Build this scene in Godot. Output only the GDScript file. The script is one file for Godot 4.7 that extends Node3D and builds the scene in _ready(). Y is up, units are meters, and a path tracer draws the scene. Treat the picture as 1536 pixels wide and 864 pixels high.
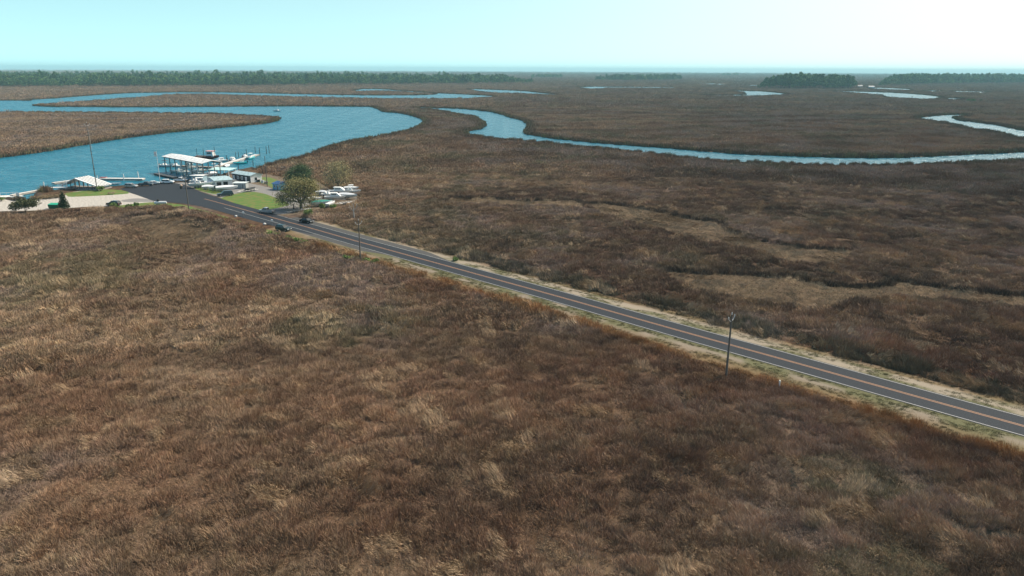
extends Node3D
# A drone view over a brown tidal marsh: a two-lane road runs to a small marina on a river bend; wooded islands on the horizon.

const EYE := 47.0            # metres above the marsh
const FOCAL := 1097.0        # photo pixels (1536 wide)
var eye_basis: Basis
var rng := RandomNumberGenerator.new()
var mats := {}
var names := {}
var n_big := FastNoiseLite.new()
var n_mid := FastNoiseLite.new()
var n_small := FastNoiseLite.new()
var n_lean := FastNoiseLite.new()
var n_red := FastNoiseLite.new()
var n_cell := FastNoiseLite.new()
var n_tuft := FastNoiseLite.new()
var waters := []             # [polygon (xz), bounding rect]
var clear_polys := []        # no marsh grass here
var meadows := []            # pale islands between the river bends
var ditches := []            # open wet cuts in the grass
var greens := []             # low green swards
var shaded_rushes := []             # dark rush marsh, with backlit shade painted into its colour
var flats := []              # low, pale salt flats in the marsh


# ------------------------------------------------------------------ mesh builder
class MB:
	var v := PackedVector3Array()
	var n := PackedVector3Array()
	var c := PackedColorArray()
	var col := Color(1, 1, 1)
	func tri(a: Vector3, b: Vector3, d: Vector3) -> void:   # counter-clockwise seen from outside
		var k := (b - a).cross(d - a)
		if k.length_squared() < 1e-14:
			return
		k = k.normalized()
		v.append(a); v.append(d); v.append(b)
		for i in 3:
			n.append(k)
			c.append(col)
	func trin(a: Vector3, b: Vector3, d: Vector3, na: Vector3, nb: Vector3, nd: Vector3) -> void:
		v.append(a); v.append(d); v.append(b)
		n.append(na); n.append(nd); n.append(nb)
		for i in 3:
			c.append(col)
	func quad(a: Vector3, b: Vector3, d: Vector3, e: Vector3) -> void:
		tri(a, b, d)
		tri(a, d, e)
	func box(at: Vector3, s: Vector3, b := Basis()) -> void:
		var h := s * 0.5
		var p := []
		for i in 8:
			p.append(at + b * Vector3(h.x if i & 1 else -h.x, h.y if i & 2 else -h.y, h.z if i & 4 else -h.z))
		quad(p[0], p[2], p[3], p[1])
		quad(p[4], p[5], p[7], p[6])
		quad(p[0], p[4], p[6], p[2])
		quad(p[1], p[3], p[7], p[5])
		quad(p[2], p[6], p[7], p[3])
		quad(p[0], p[1], p[5], p[4])
	func chamfer_box(at: Vector3, s: Vector3, r: float, b := Basis()) -> void:   # edges along the long sides cut off
		var h := s * 0.5
		var ring := [Vector2(-h.x + r, -h.y), Vector2(h.x - r, -h.y), Vector2(h.x, -h.y + r), Vector2(h.x, h.y - r), Vector2(h.x - r, h.y), Vector2(-h.x + r, h.y), Vector2(-h.x, h.y - r), Vector2(-h.x, -h.y + r)]
		extrude(ring, at, h.z, b)
	func extrude(ring: Array, at: Vector3, hz: float, b := Basis()) -> void:   # a counter-clockwise xy outline, along z
		var m := ring.size()
		for i in m:
			var p: Vector2 = ring[i]
			var q: Vector2 = ring[(i + 1) % m]
			quad(at + b * Vector3(p.x, p.y, hz), at + b * Vector3(p.x, p.y, -hz), at + b * Vector3(q.x, q.y, -hz), at + b * Vector3(q.x, q.y, hz))
		var flat := PackedVector2Array(ring)
		var t := Geometry2D.triangulate_polygon(flat)
		for i in range(0, t.size(), 3):
			var a: Vector2 = flat[t[i]]
			var e: Vector2 = flat[t[i + 1]]
			var f: Vector2 = flat[t[i + 2]]
			if (e - a).cross(f - a) < 0:
				var w := e
				e = f
				f = w
			tri(at + b * Vector3(a.x, a.y, hz), at + b * Vector3(e.x, e.y, hz), at + b * Vector3(f.x, f.y, hz))
			tri(at + b * Vector3(a.x, a.y, -hz), at + b * Vector3(f.x, f.y, -hz), at + b * Vector3(e.x, e.y, -hz))
	func tube(p0: Vector3, p1: Vector3, r0: float, r1: float, sides := 8, capped := true) -> void:
		var d := (p1 - p0).normalized()
		var u := d.cross(Vector3.RIGHT if absf(d.x) < 0.8 else Vector3.UP).normalized()
		var w := d.cross(u)
		for i in sides:
			var a0 := TAU * i / sides
			var a1 := TAU * (i + 1) / sides
			var e0 := u * cos(a0) + w * sin(a0)
			var e1 := u * cos(a1) + w * sin(a1)
			trin(p0 + e0 * r0, p0 + e1 * r0, p1 + e1 * r1, e0, e1, e1)
			trin(p0 + e0 * r0, p1 + e1 * r1, p1 + e0 * r1, e0, e1, e0)
			if capped:
				tri(p1, p1 + e0 * r1, p1 + e1 * r1)
				tri(p0, p0 + e1 * r0, p0 + e0 * r0)
	func sheet(poly: PackedVector2Array, y: float) -> bool:   # a flat polygon in x and z
		var t := Geometry2D.triangulate_polygon(poly)
		for i in range(0, t.size(), 3):
			var a := poly[t[i]]
			var b := poly[t[i + 1]]
			var d := poly[t[i + 2]]
			var pa := Vector3(a.x, y, a.y)
			var pb := Vector3(b.x, y, b.y)
			var pd := Vector3(d.x, y, d.y)
			if (pb - pa).cross(pd - pa).y < 0:
				tri(pa, pd, pb)
			else:
				tri(pa, pb, pd)
		return t.size() > 0
	func made(colored := false) -> ArrayMesh:
		var arrays := []
		arrays.resize(Mesh.ARRAY_MAX)
		arrays[Mesh.ARRAY_VERTEX] = v
		arrays[Mesh.ARRAY_NORMAL] = n
		if colored:
			arrays[Mesh.ARRAY_COLOR] = c
		var m := ArrayMesh.new()
		m.add_surface_from_arrays(Mesh.PRIMITIVE_TRIANGLES, arrays)
		return m


# ------------------------------------------------------------------ naming and tagging
func numbered(called: String) -> String:
	var k: int = names.get(called, 0)
	names[called] = k + 1
	return called if k == 0 else "%s_%03d" % [called, k]

func tag(o: Node, label: String, category: String, group := "", kind := "") -> Node:
	if label: o.set_meta("label", label)
	if category: o.set_meta("category", category)
	if group: o.set_meta("group", group)
	if kind: o.set_meta("kind", kind)
	return o

func thing(called: String, label: String, category: String, at := Vector3.ZERO, yaw := 0.0, group := "") -> Node3D:
	var o := Node3D.new()
	o.name = numbered(called)
	add_child(o)
	o.position = at
	o.rotation.y = yaw
	tag(o, label, category, group)
	return o

func part(parent: Node, called: String, mb: MB, m: Material, label := "") -> MeshInstance3D:
	var o := MeshInstance3D.new()
	o.mesh = mb.made(m.vertex_color_use_as_albedo)
	o.material_override = m
	o.name = numbered(called) if parent == self else called
	parent.add_child(o, true)
	if label: o.set_meta("label", label)
	return o

func structure(called: String, mb: MB, m: Material, label := "") -> MeshInstance3D:
	var o := part(self, called, mb, m, label)
	o.set_meta("kind", "structure")
	return o

func dup(root: Node3D, at: Vector3, yaw := 0.0, label := "") -> Node3D:
	var r: Node3D = root.duplicate()
	r.name = numbered(String(root.name).split("_0")[0])
	add_child(r)
	r.position = at
	r.rotation.y = yaw
	if label: r.set_meta("label", label)
	return r


# ------------------------------------------------------------------ materials
func mat(r: float, g: float, b: float, rough := 0.7, metal := 0.0, spec := 0.5) -> StandardMaterial3D:
	var key := "%f %f %f %f %f %f" % [r, g, b, rough, metal, spec]
	if not mats.has(key):
		var m := StandardMaterial3D.new()
		m.albedo_color = Color(r, g, b).linear_to_srgb()
		m.roughness = rough
		m.metallic = metal
		m.metallic_specular = spec
		mats[key] = m
	return mats[key]

func noise_tex(freq: float, lo: Color, hi: Color, size := 512, octaves := 5, seed_ := 1, mid = null) -> NoiseTexture2D:
	var f := FastNoiseLite.new()
	f.noise_type = FastNoiseLite.TYPE_SIMPLEX_SMOOTH
	f.frequency = freq
	f.fractal_octaves = octaves
	f.seed = seed_
	var g := Gradient.new()
	g.set_color(0, lo)
	g.set_color(1, hi)
	if mid != null:
		g.add_point(0.5, mid)
	var t := NoiseTexture2D.new()
	t.width = size
	t.height = size
	t.seamless = true
	t.noise = f
	t.color_ramp = g
	return t

func mottled(base: Color, tex: Texture2D, scale_: float, rough := 0.9, vertex := false) -> StandardMaterial3D:
	var m := StandardMaterial3D.new()
	m.albedo_color = base.linear_to_srgb()
	m.albedo_texture = tex
	m.roughness = rough
	m.metallic_specular = 0.25
	m.uv1_triplanar = true
	m.uv1_world_triplanar = true
	m.uv1_scale = Vector3.ONE * scale_
	m.vertex_color_use_as_albedo = vertex
	return m


# ------------------------------------------------------------------ from the photograph's pixels to the ground
func px(x: float, y: float, height := 0.0) -> Vector3:
	var d := eye_basis * Vector3(x - 768.0, 432.0 - y, -FOCAL)
	var t := (height - EYE) / d.y
	return Vector3(d.x * t, height, d.z * t)

func drop(x: float, z: float) -> float:      # the curve of the earth, past three kilometres
	var d := maxf(0.0, sqrt(x * x + z * z) - 3000.0)
	return -d * d / 12740000.0

func smooth_outline(points: Array, step := 4.0, jitter := 0.0, closed := true) -> PackedVector2Array:
	var out := PackedVector2Array()
	var m := points.size()
	var last := m if closed else m - 1
	for i in last:
		var p0: Vector2 = points[(i - 1 + m) % m]
		var p1: Vector2 = points[i]
		var p2: Vector2 = points[(i + 1) % m]
		var p3: Vector2 = points[(i + 2) % m]
		if not closed and i == 0: p0 = p1
		if not closed and i == m - 2: p3 = p2
		var k := maxi(1, int(p1.distance_to(p2) / step))
		for j in k:
			var q := p1.cubic_interpolate(p2, p0, p3, float(j) / k)
			if j > 0 and jitter > 0.0:
				q += Vector2(rng.randf_range(-1, 1) * step * 0.1, rng.randf_range(-1, 1) * jitter)
			out.append(q)
	if not closed:
		out.append(points[m - 1])
	return out

func on_ground(outline: PackedVector2Array) -> PackedVector2Array:
	var out := PackedVector2Array()
	for q in outline:
		var p := px(q.x, q.y)
		out.append(Vector2(p.x, p.z))
	return out

func v2s(flat: Array) -> Array:
	var out := []
	for i in range(0, flat.size(), 2):
		out.append(Vector2(flat[i], flat[i + 1]))
	return out

func rect_of(p: PackedVector2Array) -> Rect2:
	var r := Rect2(p[0], Vector2.ZERO)
	for q in p:
		r = r.expand(q)
	return r

func inside(list: Array, p: Vector2) -> bool:
	for w in list:
		if w[1].has_point(p) and Geometry2D.is_point_in_polygon(p, w[0]):
			return true
	return false

# the road's own axes: s along it (0 near the second utility pole, growing away from the marina), t across (negative on the far side)
const ROAD_O := Vector2(39.365, -121.548)
const ROAD_D := Vector2(0.72375, 0.69006)
const ROAD_N := Vector2(-0.69006, 0.72375)
func road_mid(s: float) -> float:
	var ks := [-230.0, -200.0, -150.0, -114.0, -50.0, 0.0, 40.0, 200.0]
	var kt := [-2.1, -2.1, -1.7, -1.2, -1.0, -0.3, 0.0, 0.4]
	for i in 7:
		if s < ks[i + 1]:
			return lerpf(kt[i], kt[i + 1], smoothstep(0, 1, clampf((s - ks[i]) / (ks[i + 1] - ks[i]), 0, 1)))
	return 0.4
func road_pt(s: float, t: float) -> Vector2:
	return ROAD_O + ROAD_D * s + ROAD_N * (t + road_mid(s))
func road_st(p: Vector2) -> Vector2:
	var q := p - ROAD_O
	var s := q.dot(ROAD_D)
	return Vector2(s, q.dot(ROAD_N) - road_mid(clampf(s, -230, 200)))

func strip(mb: MB, s0: float, s1: float, t0: float, t1: float, y: float, step := 4.0) -> void:
	var k := maxi(1, int((s1 - s0) / step))
	for i in k:
		var a := lerpf(s0, s1, float(i) / k)
		var b := lerpf(s0, s1, float(i + 1) / k)
		var p := road_pt(a, t0)
		var q := road_pt(a, t1)
		var r := road_pt(b, t1)
		var u := road_pt(b, t0)
		mb.quad(Vector3(p.x, y, p.y), Vector3(q.x, y, q.y), Vector3(r.x, y, r.y), Vector3(u.x, y, u.y))


# ------------------------------------------------------------------ the marsh
const TAN := Color(0.37, 0.262, 0.172)
const BROWN := Color(0.252, 0.165, 0.108)
const RUST := Color(0.255, 0.138, 0.083)
const GREY := Color(0.295, 0.222, 0.18)
const OLIVE := Color(0.19, 0.16, 0.093)
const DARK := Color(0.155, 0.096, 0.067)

func marsh_color(x: float, z: float) -> Color:
	var a := n_big.get_noise_2d(x, z)
	var b := n_mid.get_noise_2d(x, z)
	var e := n_small.get_noise_2d(x, z)
	var r := n_red.get_noise_2d(x, z)
	var c := BROWN.lerp(TAN, clampf(0.45 + a * 0.9 + b * 0.8 + e * 0.5, 0, 1))
	# long stands that follow the tide lines
	var st := n_mid.get_noise_2d(x * 0.22 + 77.0, z * 0.9 + x * 0.12)
	c = c.lerp(TAN, clampf((st - 0.1) * 2.2, 0, 0.6)).lerp(BROWN * 0.72, clampf((-st - 0.12) * 2.2, 0, 0.6))
	c = c.lerp(RUST, clampf((r - 0.16) * 2.0, 0, 0.45))
	c = c.lerp(GREY, clampf((b - a * 0.6 - 0.02) * 2.2, 0, 0.8))
	c = c.lerp(OLIVE, clampf((-r + e * 0.5 - 0.22) * 2.6, 0, 0.7))
	# short pale cordgrass on the river islands; rush patches beyond the road, darkened by painted-in backlit shade
	var q := Vector2(x + b * 30.0 + e * 8.0, z + a * 40.0 + e * 12.0)
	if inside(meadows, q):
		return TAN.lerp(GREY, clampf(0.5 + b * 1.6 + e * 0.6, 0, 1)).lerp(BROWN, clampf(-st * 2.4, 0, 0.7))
	if inside(shaded_rushes, q):
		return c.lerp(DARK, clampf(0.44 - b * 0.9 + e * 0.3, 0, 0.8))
	return c.lerp(DARK, clampf(-b * 0.9 - 0.1, 0, 0.5))

func tuft_mesh(width: float, blades: int, height: float, blade_w: float, seed_: int, splay := 0.45, vary := 0.32) -> ArrayMesh:
	var r := RandomNumberGenerator.new()
	r.seed = seed_
	var mb := MB.new()
	for i in blades:
		var rad := sqrt(r.randf()) * width * 0.5
		var ang := r.randf() * TAU
		var foot := Vector3(cos(ang) * rad, -0.03, sin(ang) * rad)
		var out := Vector3(cos(ang), 0, sin(ang)) * splay * r.randf_range(0.2, 1.0) + Vector3(r.randf_range(-1, 1), 0, r.randf_range(-1, 1)) * 0.35
		var hh := height * r.randf_range(0.55, 1.15)
		var turn := r.randf() * PI
		var side := Vector3(cos(turn), 0, sin(turn)) * blade_w * r.randf_range(0.6, 1.3)
		var mid := foot + Vector3(0, hh * 0.62, 0) + out * hh * 0.35
		var top := foot + Vector3(0, hh, 0) + out * hh * 1.0
		var tone := r.randf_range(1.0 - vary, 1.0 + vary)
		mb.col = Color(tone * r.randf_range(0.94, 1.06), tone, tone * r.randf_range(0.92, 1.05))
		var nn := (Vector3.UP * 0.55 + side.cross(Vector3.UP).normalized() * 0.45 + out * 0.3).normalized()
		for q in [[foot - side, foot + side, mid + side * 0.75], [foot - side, mid + side * 0.75, mid - side * 0.75], [mid - side * 0.75, mid + side * 0.75, top]]:
			mb.tri(q[0], q[1], q[2])
	return mb.made(true)

func multi(called: String, mesh: Mesh, m: Material, where: Array, tint: Array, label: String, category: String) -> void:
	if where.is_empty():
		return
	var mm := MultiMesh.new()
	mm.transform_format = MultiMesh.TRANSFORM_3D
	mm.use_colors = true
	mm.mesh = mesh
	mm.instance_count = where.size()
	for i in where.size():
		mm.set_instance_transform(i, where[i])
		mm.set_instance_color(i, tint[i])
	var o := MultiMeshInstance3D.new()
	o.multimesh = mm
	o.material_override = m
	o.name = numbered(called)
	add_child(o)
	tag(o, label, category, "", "stuff")


func _ready() -> void:
	rng.seed = 7
	# ---------------------------------------------------------------- camera, sky, sun, exposure
	eye_basis = Basis(Vector3.RIGHT, -deg_to_rad(16.637)) * Basis(Vector3.BACK, 0.0045)
	var cam := Camera3D.new()
	cam.name = "camera"
	add_child(cam)
	cam.transform = Transform3D(eye_basis, Vector3(0, EYE, 0))
	cam.fov = rad_to_deg(2.0 * atan(432.0 / FOCAL))
	cam.near = 0.5
	cam.far = 60000.0
	cam.current = true

	var sun := DirectionalLight3D.new()
	sun.name = "sun"
	sun.light_energy = 1.5
	sun.light_color = Color(1.0, 0.955, 0.88)
	sun.light_angular_distance = 0.53
	sun.shadow_enabled = true
	add_child(sun)
	var sun_az := deg_to_rad(52.0)
	var sun_el := deg_to_rad(44.0)
	sun.look_at_from_position(Vector3(sin(sun_az) * cos(sun_el), sin(sun_el), -cos(sun_az) * cos(sun_el)) * 100.0, Vector3.ZERO)

	var sky_mat := ProceduralSkyMaterial.new()
	sky_mat.sky_top_color = Color(0.10, 0.36, 0.56)
	sky_mat.sky_horizon_color = Color(0.73, 0.925, 0.93)
	sky_mat.sky_curve = 0.16
	sky_mat.ground_bottom_color = Color(0.25, 0.22, 0.2)
	sky_mat.ground_horizon_color = Color(0.66, 0.84, 0.86)
	sky_mat.sun_angle_max = 95.0
	sky_mat.sun_curve = 0.56
	var env := Environment.new()
	env.background_mode = Environment.BG_SKY
	env.sky = Sky.new()
	env.sky.sky_material = sky_mat
	env.tonemap_mode = Environment.TONE_MAPPER_LINEAR
	env.tonemap_exposure = 1.4
	env.fog_enabled = true
	env.fog_density = 0.00008
	env.fog_light_color = Color(0.70, 0.91, 0.97)
	env.sdfgi_enabled = true
	env.ssao_enabled = true
	env.ssil_enabled = true
	var we := WorldEnvironment.new()
	we.name = "world_environment"
	we.environment = env
	add_child(we)

	for q in [[n_big, 0.0045, 11], [n_mid, 0.022, 12], [n_small, 0.11, 13], [n_lean, 0.03, 14], [n_red, 0.012, 15], [n_cell, 0.32, 16]]:
		q[0].noise_type = FastNoiseLite.TYPE_SIMPLEX_SMOOTH
		q[0].frequency = q[1]
		q[0].seed = q[2]
		q[0].fractal_octaves = 3

	for q in [n_cell, n_tuft]:       # tussocks a few metres across: how far from the middle, and which one
		q.noise_type = FastNoiseLite.TYPE_CELLULAR
		q.frequency = 0.3
		q.seed = 16
		q.cellular_return_type = FastNoiseLite.RETURN_DISTANCE if q == n_cell else FastNoiseLite.RETURN_CELL_VALUE
		q.fractal_type = FastNoiseLite.FRACTAL_NONE
		q.domain_warp_enabled = true
		q.domain_warp_amplitude = 2.0
		q.domain_warp_frequency = 0.15

	outlines()
	land()
	road()
	grass()
	woods()
	marina()


# ------------------------------------------------------------------ outlines read off the photograph
var river_px := []
var river_edge := []

func add_water(called: String, label: String, flat: Array, jitter := 0.35, step := 5.0) -> void:
	river_px.append([called, label, v2s(flat), jitter, step])

func outlines() -> void:
	add_water("river", "wide teal river bending round the marina and the marsh point", [-420, 149, 0, 151, 45, 150, 90, 147, 140, 143.2, 190, 140, 240, 139, 290, 138.6, 340, 138.8, 420, 140.6, 500, 142.4, 570, 143.2, 640, 142.6, 655, 140.6, 620, 138.4, 586, 136.4, 545, 136.4, 530, 135.8, 551, 133.6, 577, 134.0, 600, 136.2, 655, 139.8, 700, 142, 741, 144.8, 700, 147.2, 655, 147.6, 580, 147.6, 510, 146.6, 430, 144.6, 350, 142.4, 300, 141.2, 262, 141.6, 225, 144.6, 160, 149.5, 100, 153.5, 62, 156.4, 50, 158.4, 70, 160.2, 120, 160.6, 200, 161, 300, 160.6, 420, 159.6, 490, 160, 557, 160.8, 573, 167.5, 598, 170, 618, 174, 636, 181, 636, 186, 627, 190, 609, 196, 560, 205, 510, 215, 470, 228, 440, 236, 410, 243, 385, 250, 350, 257, 330, 263, 300, 269, 270, 272.5, 240, 274.5, 205, 277, 175, 280, 150, 281, 120, 283, 95, 285.5, 62, 287.5, 52, 291.5, 50, 299, 37, 300, 18, 297.5, 0, 294, -120, 300, -420, 318, -420, 262, -120, 249, 0, 237, 60, 229, 120, 219, 180, 209, 240, 201, 300, 195, 350, 190.5, 395, 186, 415, 182, 421, 178, 415, 175.6, 390, 173.5, 330, 170.6, 260, 169.2, 180, 168.5, 100, 168, 0, 167.6, -420, 166.5], 0.25, 6.0)
	add_water("tidal_creek", "broad pale creek winding between the marsh flats beyond the road", [624, 161.2, 646, 162.2, 694, 163.8, 728, 167.3, 748, 170.8, 764, 176, 778, 179.6, 789, 184.2, 793, 189, 790, 194, 786, 200, 804, 204.4, 834, 208.6, 874, 212.8, 909, 216, 945, 218.6, 1000, 222.6, 1056, 227.6, 1112, 231.6, 1174, 234.2, 1244, 236.5, 1314, 237.4, 1384, 235.8, 1454, 232.3, 1536, 228.8, 1800, 214, 1800, 226, 1536, 239.3, 1488, 241, 1401, 244.5, 1314, 245.7, 1227, 245, 1140, 242, 1070, 238.6, 1000, 231.2, 980, 228.8, 921, 223.2, 862, 217.6, 813, 212, 780, 209.5, 738, 206, 710, 202.8, 699, 199.6, 707, 196.4, 722, 193.4, 728, 188.6, 722, 182.6, 710, 174.6, 687, 170.4, 663, 166, 640, 162.9], 0.45, 4.0)
	add_water("tidal_creek", "bright forked creek at the edge of the dark eastern marsh", [1378, 177.6, 1398, 174.6, 1426, 172.7, 1446, 172.2, 1446, 174, 1430, 176.4, 1438, 181, 1463, 184, 1497, 188.4, 1536, 196.3, 1700, 224, 1700, 238, 1536, 207, 1516, 203, 1487, 196.3, 1453, 191.4, 1418, 183.5, 1389, 179.6], 0.4, 4.0)
	add_water("tidal_creek", "pale creek running out from behind the pine island", [1253, 137.2, 1279, 137.3, 1320, 138.6, 1350, 140, 1388, 142.8, 1412, 146.6, 1388, 148.5, 1359, 146.8, 1329, 145.5, 1321, 142.4, 1300, 140.8, 1278, 138.8], 0.15)
	add_water("tidal_creek", "curved sliver of pale creek before the pine island", [1096, 136, 1123, 136.8, 1146, 137.6, 1179, 141.2, 1157, 142.8, 1128, 143.5, 1090, 143.3, 1055, 143, 1090, 142.5, 1119, 142, 1116, 138.6], 0.1)
	add_water("tidal_creek", "narrow creek curving below the end of the long wood", [703, 134, 728, 134.4, 785, 136.8, 814, 140, 838, 142, 803, 140.9, 762, 139.6, 739, 138.8, 716, 136.8], 0.1)
	for q in [[866, 131.2, 891, 130.1, 910, 130.3, 1013, 131.0, 1013, 131.9, 912, 131.6, 906, 132.8, 879, 132.8], [1053, 125.8, 1066, 125.2, 1086, 126.4, 1086, 127.3, 1060, 127], [1118, 128.4, 1136, 127.4, 1136, 129], [1304, 132.6, 1320, 131.8, 1366, 134, 1366, 135.2, 1330, 134.2], [1387, 135.9, 1411, 136.3, 1411, 137.1, 1388, 136.8], [1429, 136.7, 1483, 138.2, 1483, 139, 1430, 137.8], [1420, 147.4, 1442, 148, 1442, 149, 1421, 148.8]]:
		add_water("tidal_pool", "thin bright pool of open water far out in the marsh", q, 0.0, 8.0)
	# the marina's cleared ground: no marsh grass
	clear_polys.append([on_ground(PackedVector2Array(v2s([-300, 334, 0, 322, 60, 318, 130, 314, 200, 312, 250, 310, 300, 317, 345, 331, 400, 347, 450, 360, 500, 362, 470, 342, 452, 326, 470, 318, 520, 310, 541, 302, 533, 286, 500, 284, 470, 268, 430, 268, 405, 260, 388, 262, 383, 250, 330, 262, 270, 272, 200, 277, 95, 285, 52, 291, 50, 299, 0, 293, -300, 303]))), null])
	clear_polys[0][1] = rect_of(clear_polys[0][0])
	# salt flats and drained creeks, low and pale
	for q in [[880, 306, 930, 309, 985, 318, 1030, 328, 1075, 334, 1090, 345, 1120, 356, 1170, 368, 1240, 376, 1285, 378, 1250, 392, 1190, 389, 1150, 378, 1100, 366, 1040, 352, 985, 340, 930, 326, 895, 314], [1000, 407, 1060, 412, 1120, 414, 1180, 417, 1260, 432, 1330, 430, 1345, 424, 1420, 434, 1536, 446, 1700, 462, 1700, 470, 1536, 456, 1400, 443, 1320, 441, 1270, 448, 1235, 456, 1170, 452, 1100, 442, 1040, 428], [190, 330, 240, 322, 290, 330, 330, 345, 300, 360, 250, 362, 215, 350], [670, 298, 760, 300, 870, 304, 880, 310, 780, 305, 680, 302]]:
		flats.append([near_banks(smooth_outline(v2s(q), 14.0, 1.2), 0.85), null])
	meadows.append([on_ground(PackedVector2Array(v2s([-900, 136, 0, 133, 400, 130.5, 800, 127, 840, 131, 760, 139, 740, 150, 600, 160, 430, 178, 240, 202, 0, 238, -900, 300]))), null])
	shaded_rushes.append([on_ground(PackedVector2Array(v2s([560, 366, 640, 300, 900, 262, 1000, 250, 1300, 250, 2400, 240, 2600, 2400, 900, 1500, 860, 760, 1000, 640, 900, 560, 800, 452, 700, 402]))), null])
	for q in [[1182, 698, 1187, 700, 1197, 737, 1188, 741], [1418, 776, 1462, 790, 1540, 798, 1540, 812, 1450, 803, 1414, 788], [1012, 588, 1030, 602, 1034, 616, 1022, 606], [588, 318, 596, 322, 600, 336, 592, 330], [360, 606, 380, 608, 386, 616, 366, 614], [520, 780, 545, 784, 548, 792, 524, 790]]:
		ditches.append([on_ground(smooth_outline(v2s(q), 6.0, 1.0)), null])
	for q in [[1196, 692, 1290, 688, 1390, 735, 1335, 752, 1212, 738], [1230, 836, 1330, 820, 1420, 864, 1240, 890]]:
		greens.append([on_ground(smooth_outline(v2s(q), 10.0, 3.0)), null])
	for w in clear_polys + flats + meadows + shaded_rushes + ditches + greens:
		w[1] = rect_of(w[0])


# ------------------------------------------------------------------ ground, water, banks
func near_banks(outline: PackedVector2Array, high := 1.15) -> PackedVector2Array:
	# where a bank lies between the eye and the water, the photograph shows the top of its grass, not the water's edge
	var poly := on_ground(outline)
	var m := poly.size()
	var turn := -1.0 if Geometry2D.is_polygon_clockwise(poly) else 1.0
	var out := PackedVector2Array()
	for i in m:
		var t := (poly[(i + 1) % m] - poly[(i - 1 + m) % m]).normalized()
		var facing := (Vector2(t.y, -t.x) * turn).dot(-poly[i].normalized())
		if poly[i].length() < 2600.0 and not inside(clear_polys, poly[i] - poly[i].normalized() * 12.0):
			var p := px(outline[i].x, outline[i].y, high * smoothstep(0.0, 0.5, facing))
			out.append(Vector2(p.x, p.z))
		else:
			out.append(poly[i])
	return out

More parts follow.
